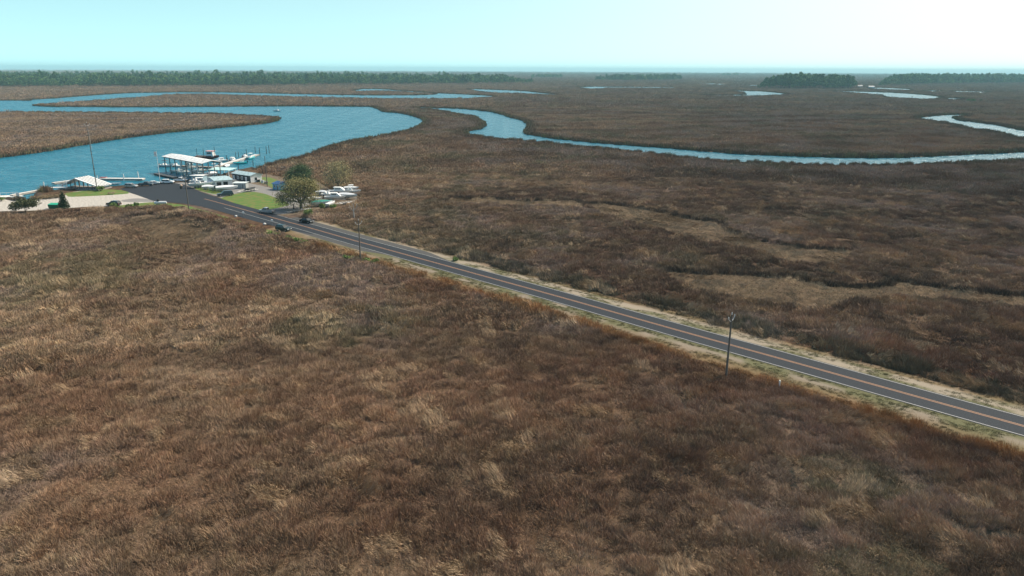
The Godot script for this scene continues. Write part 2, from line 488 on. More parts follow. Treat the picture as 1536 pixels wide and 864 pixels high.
func land() -> void:
	var grain := noise_tex(0.02, Color(0.55, 0.55, 0.55), Color(1, 1, 1), 512, 5, 3)
	var ground_mat := mottled(Color(1, 1, 1), grain, 0.03, 1.0, true)
	ground_mat.metallic_specular = 0.1
	# rings of growing width, fine in front, coarse behind
	var angles := PackedFloat32Array()
	var k := 420
	for i in k + 1:
		angles.append(deg_to_rad(lerpf(-46, 46, float(i) / k)))
	for i in range(1, 54):
		angles.append(deg_to_rad(46 + i * (268.0 / 54)))
	var radii := PackedFloat32Array([0.0])
	var r := 12.0
	while r < 14500.0:
		radii.append(r)
		r *= 1.0 + (0.022 if r < 4000.0 else 0.04)
	var na := angles.size()
	var v := PackedVector3Array()
	var nn := PackedVector3Array()
	var cc := PackedColorArray()
	for d in radii:
		for a in angles:
			var x: float = sin(a) * d
			var z: float = -cos(a) * d
			v.append(Vector3(x, drop(x, z), z))
			nn.append(Vector3.UP)
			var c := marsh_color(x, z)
			c = Color(c.r * 0.6, c.g * 0.6, c.b * 0.6)       # wet peat between the tufts
			if d > 45.0 and d < 900.0 and inside(flats, Vector2(x, z)):
				c = Color(0.145, 0.104, 0.068)
			elif d < 250.0 and inside(ditches, Vector2(x, z)):
				c = Color(0.035, 0.034, 0.028)
			cc.append(c)
	var idx := PackedInt32Array()
	for i in radii.size() - 1:
		for j in na:
			var a: int = i * na + j
			var b: int = i * na + (j + 1) % na
			idx.append_array([a, a + na, b, b, a + na, b + na])
	var arrays := []
	arrays.resize(Mesh.ARRAY_MAX)
	arrays[Mesh.ARRAY_VERTEX] = v
	arrays[Mesh.ARRAY_NORMAL] = nn
	arrays[Mesh.ARRAY_COLOR] = cc
	arrays[Mesh.ARRAY_INDEX] = idx
	var mesh := ArrayMesh.new()
	mesh.add_surface_from_arrays(Mesh.PRIMITIVE_TRIANGLES, arrays)
	var o := MeshInstance3D.new()
	o.name = "ground"
	o.mesh = mesh
	o.material_override = ground_mat
	add_child(o)
	tag(o, "flat brown marsh ground reaching to the horizon", "", "", "structure")

	var water := StandardMaterial3D.new()
	water.albedo_color = Color(0.005, 0.112, 0.172).linear_to_srgb()
	water.roughness = 0.4
	water.roughness_texture = noise_tex(0.006, Color(0.45, 0.45, 0.45), Color(1, 1, 1), 512, 4, 41)       # wind lanes
	water.metallic_specular = 0.3
	var ripple := FastNoiseLite.new()
	ripple.frequency = 0.02
	ripple.fractal_octaves = 4
	ripple.seed = 5
	var rt := NoiseTexture2D.new()
	rt.width = 512
	rt.height = 512
	rt.seamless = true
	rt.as_normal_map = true
	rt.bump_strength = 8.0
	rt.noise = ripple
	water.normal_enabled = true
	water.normal_texture = rt
	water.normal_scale = 1.0
	water.uv1_triplanar = true
	water.uv1_world_triplanar = true
	water.uv1_scale = Vector3(0.017, 0.017, 0.03)
	var mud := mottled(Color(0.085, 0.06, 0.042), grain, 0.2, 0.85)
	for w in river_px:
		var outline := smooth_outline(w[2], w[4], w[3])
		var poly := near_banks(outline)
		var mb := MB.new()
		if not mb.sheet(poly, 0.0):
			print("outline crosses itself: ", w[1])
			outline = smooth_outline(w[2], w[4], 0.0)
			poly = near_banks(outline)
			mb.sheet(poly, 0.0)
		for i in mb.v.size():
			mb.v[i].y = 0.10 + drop(mb.v[i].x, mb.v[i].z)
		structure(w[0], mb, water, w[1])
		waters.append([poly, rect_of(poly)])
		river_edge.append(poly)
		# low mud bank all along the edge
		var bank := MB.new()
		var m := poly.size()
		var turn := 1.0 if Geometry2D.is_polygon_clockwise(poly) else -1.0
		var outs := PackedVector2Array()
		for i in m:
			var t := (poly[(i + 1) % m] - poly[(i - 1 + m) % m]).normalized()
			outs.append(Vector2(t.y, -t.x) * -turn)
		for i in m:
			var j := (i + 1) % m
			var far := poly[i].length()
			if far > 1500.0:
				continue
			var prof := [Vector2(-0.3, 0.02), Vector2(0.35, 0.42), Vector2(1.2, 0.5), Vector2(3.0, -0.05)]
			for q in 3:
				var a: Vector2 = poly[i] + outs[i] * prof[q].x
				var b: Vector2 = poly[j] + outs[j] * prof[q].x
				var c: Vector2 = poly[j] + outs[j] * prof[q + 1].x
				var d: Vector2 = poly[i] + outs[i] * prof[q + 1].x
				var pa := Vector3(a.x, prof[q].y, a.y)
				var pb := Vector3(b.x, prof[q].y, b.y)
				var pc := Vector3(c.x, prof[q + 1].y, c.y)
				var pd := Vector3(d.x, prof[q + 1].y, d.y)
				if (pb - pa).cross(pc - pa).y < 0:
					bank.quad(pa, pd, pc, pb)
				else:
					bank.quad(pa, pb, pc, pd)
		if bank.v.size() > 0:
			structure("mud_bank", bank, mud, "low dark mud bank along the water's edge")


# ------------------------------------------------------------------ road, lots, verges
func flat_patch(called: String, flat: Array, y: float, m: Material, label: String, step := 6.0, jitter := 0.0, round_it := true) -> MeshInstance3D:
	var outline := smooth_outline(v2s(flat), step, jitter) if round_it else PackedVector2Array(v2s(flat))
	var mb := MB.new()
	mb.sheet(on_ground(outline), y)
	return structure(called, mb, m, label)

func road() -> void:
	var tar := noise_tex(0.05, Color(0.72, 0.72, 0.72), Color(1, 1, 1), 512, 5, 21)
	var asphalt := mottled(Color(0.034, 0.041, 0.052), tar, 0.12, 0.85)
	var old_asphalt := mottled(Color(0.095, 0.095, 0.095), tar, 0.15, 0.9)
	var white := mottled(Color(0.5, 0.5, 0.49), tar, 0.4, 0.6)
	var orange := mottled(Color(0.44, 0.25, 0.155), tar, 0.4, 0.6)
	var sand_tex := noise_tex(0.03, Color(0.68, 0.67, 0.66), Color(1, 1, 1), 512, 5, 22)
	var sand := mottled(Color(0.56, 0.53, 0.485), sand_tex, 0.07, 0.95)
	var gravel := mottled(Color(0.27, 0.26, 0.25), tar, 0.12, 0.95)
	var lawn_tex := noise_tex(0.015, Color(0.62, 0.86, 0.6), Color(1, 0.84, 0.8), 512, 5, 23)
	var lawn := mottled(Color(0.165, 0.205, 0.085), lawn_tex, 0.035, 1.0)
	# verge: sand and thin grass along both sides
	var vm := mottled(Color(1, 1, 1), tar, 0.25, 1.0, true)
	for side in [-1, 1]:
		var mb := MB.new()
		var rows := [3.1, 4.1, 5.2, 6.4, 7.6, 8.8] if side < 0 else [3.1, 4.2, 5.6, 7.2, 8.8, 10.4]
		var s := -150.0
		while s < 150.0:
			for q in rows.size() - 1:
				var cs := []
				var ps := []
				for e in [[s, rows[q]], [s + 1.0, rows[q]], [s + 1.0, rows[q + 1]], [s, rows[q + 1]]]:
					var wob: float = n_mid.get_noise_2d(e[0] * 2.0, side * 50.0) * 1.6 if e[1] > 7.0 else 0.0
					var p := road_pt(e[0], side * (e[1] + wob))
					ps.append(Vector3(p.x, 0.02, p.y))
					var f: float = n_small.get_noise_2d(e[0] * 0.7, e[1] * 3.0 * side) + 0.4 * n_mid.get_noise_2d(p.x * 3.0, p.y * 3.0)
					var green := Color(0.155, 0.152, 0.082)
					var pale := Color(0.285, 0.24, 0.188)
					var straw := Color(0.215, 0.14, 0.075)
					var c := green
					if side < 0:
						c = green.lerp(Color(0.35, 0.30, 0.235), smoothstep(-0.25, 0.25, f + (0.25 if e[1] > 4.5 and e[1] < 7 else -0.1)))
						c = c.lerp(straw, smoothstep(6.0, 8.0, e[1]) * 0.7)
					else:
						c = green.lerp(pale, smoothstep(0.05, 0.4, f + (0.12 if e[1] > 5 and e[1] < 7.5 else -0.2)))
						c = c.lerp(straw, smoothstep(5.2, 8.8, e[1]) * 0.85)
					cs.append(c)
				var ord := [0, 2, 1, 0, 3, 2] if side < 0 else [0, 1, 2, 0, 2, 3]
				for tri in 2:
					var ia: int = ord[tri * 3]
					var ib: int = ord[tri * 3 + 1]
					var ic: int = ord[tri * 3 + 2]
					mb.v.append(ps[ia]); mb.v.append(ps[ib]); mb.v.append(ps[ic])
					mb.c.append(cs[ia]); mb.c.append(cs[ib]); mb.c.append(cs[ic])
					for w in 3: mb.n.append(Vector3.UP)
			s += 1.0
		structure("verge", mb, vm, "sandy grass verge along the near side of the road" if side > 0 else "sandy grass verge along the far side of the road")
	# sand lot, gravel drive, lawns
	flat_patch("sand_lot", [-300, 330, -120, 321, 0, 317, 60, 315.5, 120, 311, 160, 309.5, 228, 304, 232, 301, 200, 291, 182, 286, 150, 284, 110, 288, 92, 294, 55, 299.5, 36, 301, 18, 299, 0, 296, -120, 302, -300, 308], 0.03, sand, "pale sandy parking lot beside the boat ramp")
	flat_patch("grey_patch", [180, 301, 204, 297.6, 226, 299.6, 233, 302.6, 206, 303.2, 186, 303], 0.036, gravel, "grey patch between sand and parking lot")  # plain grey patch laid over the sand
	flat_patch("grass_strip", [150, 284, 182, 285.5, 194, 290, 168, 292.5, 130, 294.5, 102, 295, 96, 290.5, 120, 287], 0.036, lawn, "strip of mown grass under the tall pole")
	flat_patch("grass_strip", [165, 311, 190, 307, 228, 303.5, 250, 305, 275, 307.5, 300, 314, 345, 327, 390, 341, 440, 356, 500, 372, 545, 385, 560, 392, 520, 386, 450, 364, 380, 344, 320, 325, 280, 313, 235, 311, 195, 313], 0.034, lawn, "green roadside strip between the asphalt and the marsh")
	var dirt := mottled(Color(0.20, 0.155, 0.11), sand_tex, 0.09, 1.0)
	flat_patch("yard_ground", [262, 274, 300, 270, 345, 263, 380, 262, 405, 262, 432, 268, 470, 270, 500, 286, 533, 290, 538, 302, 500, 309, 468, 316, 440, 322, 415, 323, 380, 315, 340, 302, 300, 288, 283, 280], 0.028, dirt, "brown dirt and dead grass of the boat yard")
	flat_patch("gravel_drive", [262, 274.2, 300, 270.4, 340, 266, 362, 272, 382, 276.5, 402, 281, 425, 288, 442, 294, 468, 301, 466, 306, 452, 313, 440, 319, 415, 321.5, 396, 318, 380, 313.5, 330, 296, 300, 286, 283, 279.4], 0.033, gravel, "grey gravel drive curling round the lawn")
	flat_patch("lawn", [331, 298, 352, 291, 374, 288, 392, 289.5, 412, 296, 430, 303, 434, 307, 424, 310.5, 404, 314, 388, 314.5, 366, 309, 344, 302.5], 0.04, lawn, "bright green mown lawn inside the gravel loop")
	flat_patch("lawn", [290, 281.5, 312, 281, 340, 283.5, 335, 291, 320, 291, 303, 287], 0.041, lawn, "green grass under the boats beside the asphalt lot")
	flat_patch("lawn", [384, 272, 400, 277, 412, 284, 436, 290, 440, 284, 425, 274, 404, 266, 390, 267], 0.038, lawn, "grass patch round the blue shed")
	# asphalt: lot, paved shoulders, carriageway
	flat_patch("parking_lot", [179, 283.2, 196, 281.2, 215, 279.6, 243, 275.6, 262, 274.6, 278, 277.5, 290, 283, 302, 288, 318, 293.4, 333, 298.4, 352, 305, 380, 314, 402, 320.4, 440, 328.5, 455, 331, 470, 352, 440, 346.5, 400, 336.5, 370, 328.5, 345, 321.5, 322, 315, 300, 309.5, 276, 305.5, 250, 303.3, 229, 301.2], 0.046, asphalt, "dark asphalt parking lot where the road ends", 6.0, 0.0, false)
	var sh := MB.new()
	for i in 30:
		var s0 := -160.0 + i * 3.0
		var wide := func(s: float, far: bool) -> float: return 3.1 + 3.0 * clampf((-78.0 - s) / 14.0, 0, 1) if far else 3.1 + 2.6 * clampf((-96.0 - s) / 10.0, 0, 1)
		for far in [true, false]:
			var a: float = wide.call(s0, far)
			var b: float = wide.call(s0 + 3.0, far)
			var g := -1.0 if far else 1.0
			var p := road_pt(s0, g * 3.0)
			var q := road_pt(s0, g * a)
			var u := road_pt(s0 + 3.0, g * b)
			var w := road_pt(s0 + 3.0, g * 3.0)
			if far:
				sh.quad(Vector3(p.x, 0.044, p.y), Vector3(w.x, 0.044, w.y), Vector3(u.x, 0.044, u.y), Vector3(q.x, 0.044, q.y))
			else:
				sh.quad(Vector3(p.x, 0.044, p.y), Vector3(q.x, 0.044, q.y), Vector3(u.x, 0.044, u.y), Vector3(w.x, 0.044, w.y))
	structure("paved_shoulder", sh, old_asphalt, "greyer paved shoulder where the road nears the marina")
	var rd := MB.new()
	strip(rd, -215, 160, -3.62, 3.62, 0.056)
	var o := structure("road", rd, asphalt, "dark two-lane asphalt road across the marsh")
	for q in [["edge_line", -3.37, -3.22, -168.0, 160.0, white], ["edge_line", 3.22, 3.37, -193.0, 160.0, white], ["centre_line", -0.27, -0.11, -216.0, 160.0, orange], ["centre_line", 0.11, 0.27, -216.0, 160.0, orange]]:
		var mb := MB.new()
		strip(mb, q[3], q[4], q[1], q[2], 0.072)
		part(o, q[0], mb, q[5])


# ------------------------------------------------------------------ marsh grass
func grass() -> void:
	var blade := StandardMaterial3D.new()
	blade.vertex_color_use_as_albedo = true
	blade.roughness = 0.85
	blade.metallic_specular = 0.2
	blade.backlight = Color(1, 1, 1)
	var layers := [
		# from, to, patch width, blades, height, blade half width, spacing factor
		[40.0, 130.0, 1.2, 54, 0.95, 0.019, 0.46],
		[130.0, 340.0, 2.2, 76, 1.0, 0.04, 0.9],
		[340.0, 950.0, 5.5, 100, 1.0, 0.10, 2.3],
		[950.0, 2200.0, 14.0, 110, 0.8, 0.3, 6.6],
		[2200.0, 5000.0, 34.0, 110, 0.7, 0.9, 18.0],
		[5000.0, 14000.0, 95.0, 110, 0.8, 2.6, 52.0],
	]
	var total := 0
	for li in layers.size():
		var l: Array = layers[li]
		var meshes := []
		for q in 3:
			meshes.append(tuft_mesh(l[2], l[3], l[4], l[5], 100 + li * 10 + q, 0.45, 0.22 if li < 2 else 0.12))
		var where := [[], [], []]
		var tint := [[], [], []]
		var half := deg_to_rad(43.0)
		var area: float = half * (l[1] * l[1] - l[0] * l[0])
		var count := int(area / (l[6] * l[6]))
		for i in count:
			var d := sqrt(lerpf(l[0] * l[0], l[1] * l[1], rng.randf()))
			var a := rng.randf_range(-half, half)
			var p := Vector2(sin(a) * d, -cos(a) * d)
			var st := road_st(p)
			var nr := 0.0
			if st.x > -240.0 and st.x < 170.0:
				nr = n_mid.get_noise_2d(p.x * 2.0, p.y * 2.0) * 1.4
				if st.y > -8.3 - nr and st.y < 9.3 + nr:
					continue
			if inside(clear_polys, p) or inside(waters, p):
				continue
			if li > 1:
				var away: Vector2 = p / d * (l[2] * 0.5)
				var across := Vector2(-away.y, away.x)
				if inside(waters, p + away) or inside(waters, p - away) or inside(waters, p + across) or inside(waters, p - across):
					continue
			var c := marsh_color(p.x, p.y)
			var e := n_small.get_noise_2d(p.x * 2.3 + 400.0, p.y * 2.3)
			var g := n_mid.get_noise_2d(p.x * 1.7 - 900.0, p.y * 1.7)
			var scl: float = [1.0, 0.62, 0.3, 0.1, 0.04, 0.02][li]
			var who := n_tuft.get_noise_2d(p.x * scl, p.y * scl)
			var cell := n_cell.get_noise_2d(p.x * scl, p.y * scl) + 1.0
			var tall := clampf(1.1 - cell * (0.9 if li < 2 else 0.3) + who * (0.3 if li < 2 else 0.1) + e * 0.4 + g * 0.4, 0.2, 1.75)
			if li < 2 and cell > 0.62 and e + g < 0.1 and rng.randf() < 0.6:
				continue
			if li < 2 and e > 0.18 and g > 0.05 and rng.randf() < 0.5:       # dead straw
				c = c.lerp(Color(0.45, 0.335, 0.215), 0.5)
			if li < 2 and inside(ditches, p):
				continue
			if li < 2 and inside(greens, p):
				c = c.lerp(Color(0.185, 0.17, 0.098), rng.randf_range(0.2, 0.8))
				tall *= 0.7
			if inside(flats, p):
				tall = rng.randf_range(0.06, 0.2)
				c = c.lerp(Color(0.195, 0.14, 0.088), 0.8)
			elif st.y > 0.0 and st.y < 13.0 and st.x > -120.0:
				c = c.lerp(Color(0.38, 0.215, 0.09), 0.7 * (1.0 - smoothstep(10.5, 13.0, st.y)))
				tall *= 1.1
			elif st.y < 0.0 and st.y > -14.0 and st.x > -90.0:
				c = c.lerp(Color(0.125, 0.12, 0.08), rng.randf_range(0.2, 0.85))
				tall *= 1.35
			var v := rng.randf_range(0.88, 1.14) * (1.0 + who * 0.24) if li < 2 else rng.randf_range(0.92, 1.09)
			c = Color(c.r * v * rng.randf_range(0.93, 1.07), c.g * v, c.b * v * rng.randf_range(0.93, 1.07))
			var la := n_lean.get_noise_2d(p.x, p.y) * 4.0 + who * 1.2 + 0.3
			var lm := 0.15 + 0.9 * maxf(0.0, n_lean.get_noise_2d(p.x * 2.5 + 300.0, p.y * 2.5)) + (0.5 if rng.randf() < 0.04 else 0.0)
			if li < 2 and n_lean.get_noise_2d(p.x * 3.0 - 700.0, p.y * 3.0) > 0.3:       # matted, wind-laid straw
				lm = rng.randf_range(0.8, 1.15)
				c = c.lerp(Color(0.45, 0.335, 0.215), 0.5)
			var b := Basis(Vector3.UP, rng.randf() * TAU)
			var s := rng.randf_range(0.8, 1.2)
			b = b.scaled(Vector3(s, tall, s))
			b = Basis(Vector3(cos(la), 0, sin(la)), lm) * b
			var k := rng.randi() % 3
			where[k].append(Transform3D(b, Vector3(p.x, drop(p.x, p.y), p.y)))
			tint[k].append(c)
		for q in 3:
			total += where[q].size()
			multi("marsh_grass", meshes[q], blade, where[q], tint[q], ["dry brown marsh grass close below the drone", "dry brown marsh grass on both sides of the road", "dry brown marsh grass beyond the road and the boat yard", "dry brown marsh grass out past the river bends", "dry brown marsh grass round the far islands", "dry brown marsh grass under the horizon"][li], "grass")
	# taller, darker cordgrass along every bank
	var rim_a := tuft_mesh(1.8, 40, 1.5, 0.05, 301, 0.25)
	var rim_b := tuft_mesh(5.0, 60, 1.7, 0.16, 302, 0.15)
	var wa := []
	var ta := []
	var wb := []
	var tb := []
	for poly in river_edge:
		var m: int = poly.size()
		var turn := 1.0 if Geometry2D.is_polygon_clockwise(poly) else -1.0
		for i in m:
			var p: Vector2 = poly[i]
			var q: Vector2 = poly[(i + 1) % m]
			var far := minf(p.length(), q.length())
			if far > 2600.0:
				continue
			var gap := 1.1 if far < 450.0 else 3.2 if far < 1200.0 else 7.0
			var t := (q - p).normalized()
			var outn := Vector2(t.y, -t.x) * -turn
			var k := int(p.distance_to(q) / gap) + 1
			for j in k:
				for row in 3:
					var at: Vector2 = p.lerp(q, (j + rng.randf()) / k) + outn * (0.5 + row * (1.1 if far < 450 else 2.6) + rng.randf() * 0.8)
					if inside(clear_polys, at) or inside(waters, at):
						continue
					var f := n_small.get_noise_2d(at.x * 1.3, at.y * 1.3)
					if row < 2 and f < -0.22 and rng.randf() < 0.8:
						continue
					var c := Color(0.15, 0.10, 0.068).lerp(Color(0.23, 0.20, 0.095), clampf(f * 2.0, 0, 0.8) if row == 0 else 0.1)
					c = c.lerp(Color(0.075, 0.07, 0.048), clampf(-f * 2.0, 0, 0.7))
					if row == 2: c = c.lerp(BROWN, 0.6)
					var s := rng.randf_range(0.75, 1.25)
					var b := Basis(Vector3.UP, rng.randf() * TAU).scaled(Vector3(s, s * clampf(0.9 + f * 1.2, 0.4, 1.4), s))
					var w := Transform3D(b, Vector3(at.x, 0.3, at.y))
					if far < 450.0:
						wa.append(w); ta.append(c)
					else:
						wb.append(w); tb.append(c)
	for f in flats:
		var poly: PackedVector2Array = f[0]
		var m := poly.size()
		var turn := 1.0 if Geometry2D.is_polygon_clockwise(poly) else -1.0
		for i in m:
			var t := (poly[(i + 1) % m] - poly[i]).normalized()
			var outn := Vector2(t.y, -t.x) * -turn
			if outn.dot(poly[i].normalized()) < 0.15:
				continue
			for j in int(poly[i].distance_to(poly[(i + 1) % m]) / 0.9) + 1:
				for row in 2:
					var at := poly[i].lerp(poly[(i + 1) % m], rng.randf()) + outn * (row * 0.9 + rng.randf() * 0.6)
					wa.append(Transform3D(Basis(Vector3.UP, rng.randf() * TAU).scaled(Vector3.ONE * rng.randf_range(0.6, 1.0)), Vector3(at.x, 0, at.y)))
					ta.append(Color(0.12, 0.082, 0.058) * rng.randf_range(0.7, 1.2))  # dark tint paints in the shade on the flats' far grass edge
	multi("cordgrass", rim_a, blade, wa, ta, "dark cordgrass fringing the river by the marina and shade-tinted rim of the flats", "grass")
	multi("cordgrass", rim_b, blade, wb, tb, "dark cordgrass fringing the creeks and far river banks", "grass")
	# short grass on the verges and the lawns' edges
	var low := tuft_mesh(0.8, 30, 0.14, 0.025, 303, 0.9)
	var wv := []
	var tv := []
	for i in 15000:
		var s := rng.randf_range(-150, 140)
		var side := -1.0 if rng.randf() < 0.35 else 1.0
		var t := rng.randf_range(3.8, 8.6 if side < 0 else 10.0)
		if (s < -76.0 and side < 0 and t < 6.5) or (s < -94.0 and t < 6.2) or s < -128.0:
			continue
		var p := road_pt(s, t * side)
		if n_small.get_noise_2d(s * 0.7, t * 3.0 * side) > 0.15:
			continue
		var b := Basis(Vector3.UP, rng.randf() * TAU).scaled(Vector3.ONE * rng.randf_range(0.5, 1.2))
		wv.append(Transform3D(b, Vector3(p.x, 0.02, p.y)))
		var c := Color(0.18, 0.185, 0.085).lerp(Color(0.26, 0.19, 0.105), rng.randf() * 0.6 + (0.4 if t > 6.5 else 0.0))
		tv.append(c)
	multi("verge_grass", low, blade, wv, tv, "short green and straw tufts on the road verges", "grass")
	print("tufts: ", total, " rim ", wa.size(), " ", wb.size())


# ------------------------------------------------------------------ far woods
func leaf_mat(c: Color) -> StandardMaterial3D:
	var m := StandardMaterial3D.new()
	m.albedo_color = c.linear_to_srgb()
	m.vertex_color_use_as_albedo = true
	m.roughness = 0.8
	m.metallic_specular = 0.2
	m.backlight = Color(0.7, 0.7, 0.7)
	return m

func crown_mesh(lobes: Array, leaves: int, size: float, seed_: int) -> MB:      # lobes: [centre, radii]; leaf faces through each lobe
	var r := RandomNumberGenerator.new()
	r.seed = seed_
	var mb := MB.new()
	var weight := 0.0
	for l in lobes:
		weight += l[1].x * l[1].z
	for l in lobes:
		var k := int(leaves * l[1].x * l[1].z / weight)
		var tone0 := r.randf_range(0.8, 1.2)
		for i in k:
			var u := Vector3(r.randfn(), r.randfn(), r.randfn()).normalized()
			var p: Vector3 = l[0] + u * l[1] * pow(r.randf(), 0.45)
			var a := Vector3(r.randfn(), r.randfn(), r.randfn()).normalized()
			var b := a.cross(Vector3(r.randfn(), r.randfn(), r.randfn())).normalized()
			var s := size * r.randf_range(0.6, 1.4)
			var tone := tone0 * r.randf_range(0.7, 1.3)
			mb.col = Color(tone * r.randf_range(0.9, 1.12), tone, tone * r.randf_range(0.85, 1.1))
			mb.tri(p - a * s, p + b * s * 0.8, p + a * s)
			mb.tri(p - a * s, p + a * s, p - b * s * 0.55)
	return mb

func pine_lobes(r: RandomNumberGenerator, h: float) -> Array:
	var out := []
	for i in 9:
		var y := lerpf(h * 0.45, h * 0.95, i / 8.0)
		var w := h * 0.19 * (1.15 - 0.55 * i / 8.0)
		var a := r.randf() * TAU
		out.append([Vector3(cos(a) * w * 0.7, y, sin(a) * w * 0.7), Vector3(w * r.randf_range(0.7, 1.1), h * 0.075, w * r.randf_range(0.7, 1.1))])
	return out

func oak_lobes(r: RandomNumberGenerator, h: float) -> Array:
	var out := []
	for i in 9:
		var a := r.randf() * TAU
		var q := h * 0.3 * sqrt(r.randf())
		out.append([Vector3(cos(a) * q, h * r.randf_range(0.35, 0.82), sin(a) * q), Vector3(1, 0.75, 1) * h * r.randf_range(0.14, 0.22)])
	return out

var wood_trees := []

func woods() -> void:
	var r := RandomNumberGenerator.new()
	r.seed = 51
	var bark := mat(0.09, 0.065, 0.05, 0.95)
	var green := leaf_mat(Color(1, 1, 1))
	# four model trees, each with a trunk and a crown
	var models := []
	for i in 5:
		var pine := i < 3
		var h := 24.0
		var cr := crown_mesh(pine_lobes(r, h) if pine else oak_lobes(r, h * 0.8), 360, 1.25, 60 + i)
		var base := Color(0.072, 0.135, 0.056) if pine else Color(0.11, 0.17, 0.062)
		for j in cr.c.size():
			cr.c[j] = Color(cr.c[j].r * base.r, cr.c[j].g * base.g, cr.c[j].b * base.b)
		var tr := MB.new()
		tr.tube(Vector3(0, -0.5, 0), Vector3(0, h * (0.9 if pine else 0.5), 0), 0.42, 0.1, 6)
		for j in 4:
			var a := r.randf() * TAU
			var y := h * (0.5 + 0.1 * j if pine else 0.22 + 0.07 * j)
			tr.tube(Vector3(0, y, 0), Vector3(cos(a) * 2.6, y + 1.6, sin(a) * 2.6), 0.16, 0.05, 4)
		models.append([cr, tr, cr.made(true), tr.made()])
	# woods: [front edge px, depth m, spacing m, height, oak share, how many singly, labels]
	var list := [
		[[-60, 131, 0, 130.6, 200, 129.6, 400, 128.4, 500, 127.2, 640, 126.6, 720, 126, 775, 125.2, 800, 124.8], 1900.0, 14.0, 25.5, 0.7, 150, "long green wood across the whole far bank of the marsh", "tree at the front edge of the long green wood behind the river", "trees edging the long wood"],
		[[1136, 133.2, 1170, 133.6, 1210, 133.8, 1250, 133.4, 1282, 132.6], 240.0, 10.5, 37.0, 0.1, 70, "pines packed behind the front rows of the small island", "tall dark pine on the small island beside the pale creek", "pines on the small island"],
		[[1318, 129.4, 1360, 127.6, 1420, 126.4, 1480, 125.8, 1560, 125.4, 1700, 125], 1500.0, 15.0, 35.0, 0.65, 60, "hazy blue-green wood on the eastern horizon beyond the white house", "tree at the front edge of the hazy eastern wood", "trees edging the eastern wood"],
		[[890, 121.2, 915, 121.4, 945, 121.4, 985, 121.2, 1020, 120.6], 420.0, 17.0, 27.0, 0.4, 24, "low hazy wooded islet standing alone in mid marsh", "tree at the front edge of the lone hazy islet", "trees edging the islet"],
		[[792, 117.4, 815, 117.6, 842, 117.2], 300.0, 40.0, 24.0, 0.2, 0, "tiny blue wooded islet beyond the end of the long wood", "", ""],
		[[1078, 114.2, 1090, 114.3, 1106, 114.2], 300.0, 50.0, 30.0, 0.2, 0, "faint blue tree clump near the horizon", "", ""],
		[[1440, 152.6, 1448, 152.8, 1472, 153.2], 14.0, 7.0, 7.5, 1.0, 0, "low dark shrubs clustered on a hummock by the pale creek", "", ""],
	]
	for w in list:
		var front := smooth_outline(v2s(w[0]), 6.0, 0.0, false)
		var spots := []
		var line := on_ground(front)
		for i in line.size() - 1:
			var a := line[i]
			var b := line[i + 1]
			var away := ((a + b) * 0.5).normalized()
			var k := maxi(1, int(a.distance_to(b) / w[2]))
			# thinner towards both ends of the wood
			var u := float(i) / (line.size() - 1)
			var deep: float = w[1] * clampf(minf(u, 1.0 - u) * 5.0 + 0.12, 0.12, 1.0)
			if w[0][0] < 0 : deep = w[1] * clampf((1.0 - u) * 3.0 + 0.1, 0.1, 1.0)
			if w[0][0] > 1310 : deep = w[1] * clampf(u * 3.0 + 0.1, 0.1, 1.0)
			for j in k:
				var y := 0.0
				while y < deep:
					var p: Vector2 = a.lerp(b, (j + r.randf()) / k) + away * (y + r.randf_range(-0.5, 0.5) * w[2])
					var f := n_big.get_noise_2d(p.x * 1.4, p.y * 1.4)
					if y < 60.0 or f > -0.42:
						var hh: float = w[3] * r.randf_range(0.66, 1.05) * (1.0 + f * (0.55 if w[2] == 14.0 else 0.3)) * (0.7 if y < w[2] and r.randf() < 0.6 else 1.25 if w[2] == 14.0 and r.randf() < 0.14 else 1.0)
						if w[2] < 12.0: hh *= 0.62 + 0.42 * sin(PI * clampf(u * 0.9 + 0.05, 0, 1))
						hh *= clampf(minf(u + (0.3 if w[0][0] < 0 else 0.0), 1.0 - u + (0.3 if w[0][0] > 1310 else 0.0)) * 9.0 + 0.4, 0.4, 1.0)
						spots.append([y, p, hh])
					y += w[2] * (1.0 if y < 250.0 else 1.4 if y < 700.0 else 2.2)
		spots.sort_custom(func(a, b): return a[0] < b[0])
		var tfs := []
		var tcs := []
		var cols := []
		for i in models.size():
			tfs.append([])
			cols.append([])
		for i in spots.size():
			var p: Vector2 = spots[i][1]
			var kind: int = 3 + r.randi() % 2 if r.randf() < w[4] else r.randi() % 3
			var s: float = spots[i][2] / 24.0
			var wide := s * r.randf_range(0.85, 1.25) * (1.25 if w[2] > 15.0 else 1.0)
			var at := Vector3(p.x, drop(p.x, p.y), p.y)
			var b := Basis(Vector3.UP, r.randf() * TAU).scaled(Vector3(wide, s, wide))
			var light := r.randf_range(0.65, 1.5)
			if i < w[5]:
				wood_trees.append([kind, at, b, w[7], w[8]])
			else:
				tfs[kind].append(Transform3D(b, at))
				cols[kind].append(Color(light * r.randf_range(0.9, 1.2), light, light * r.randf_range(0.85, 1.05)))
		for i in models.size():
			multi("wood", models[i][2], green, tfs[i], cols[i], w[6], "wood")
	# the front trees, one by one
	var firsts := {}
	for q in wood_trees:
		var m: Array = models[q[0]]
		var called := "pine_tree" if q[0] < 3 else "oak_tree"
		var o := Node3D.new()
		o.name = numbered(called)
		add_child(o)
		o.transform = Transform3D(q[2], q[1])
		tag(o, q[3], "tree", q[4])
		for e in [["trunk", 3, bark], ["crown", 2, green]]:
			var g := MeshInstance3D.new()
			g.name = e[0]
			g.mesh = m[e[1]]
			g.material_override = e[2]
			o.add_child(g)



# ------------------------------------------------------------------ small builders for the marina
func yaw_of(d: Vector2) -> float:
	return atan2(-d.y, d.x)

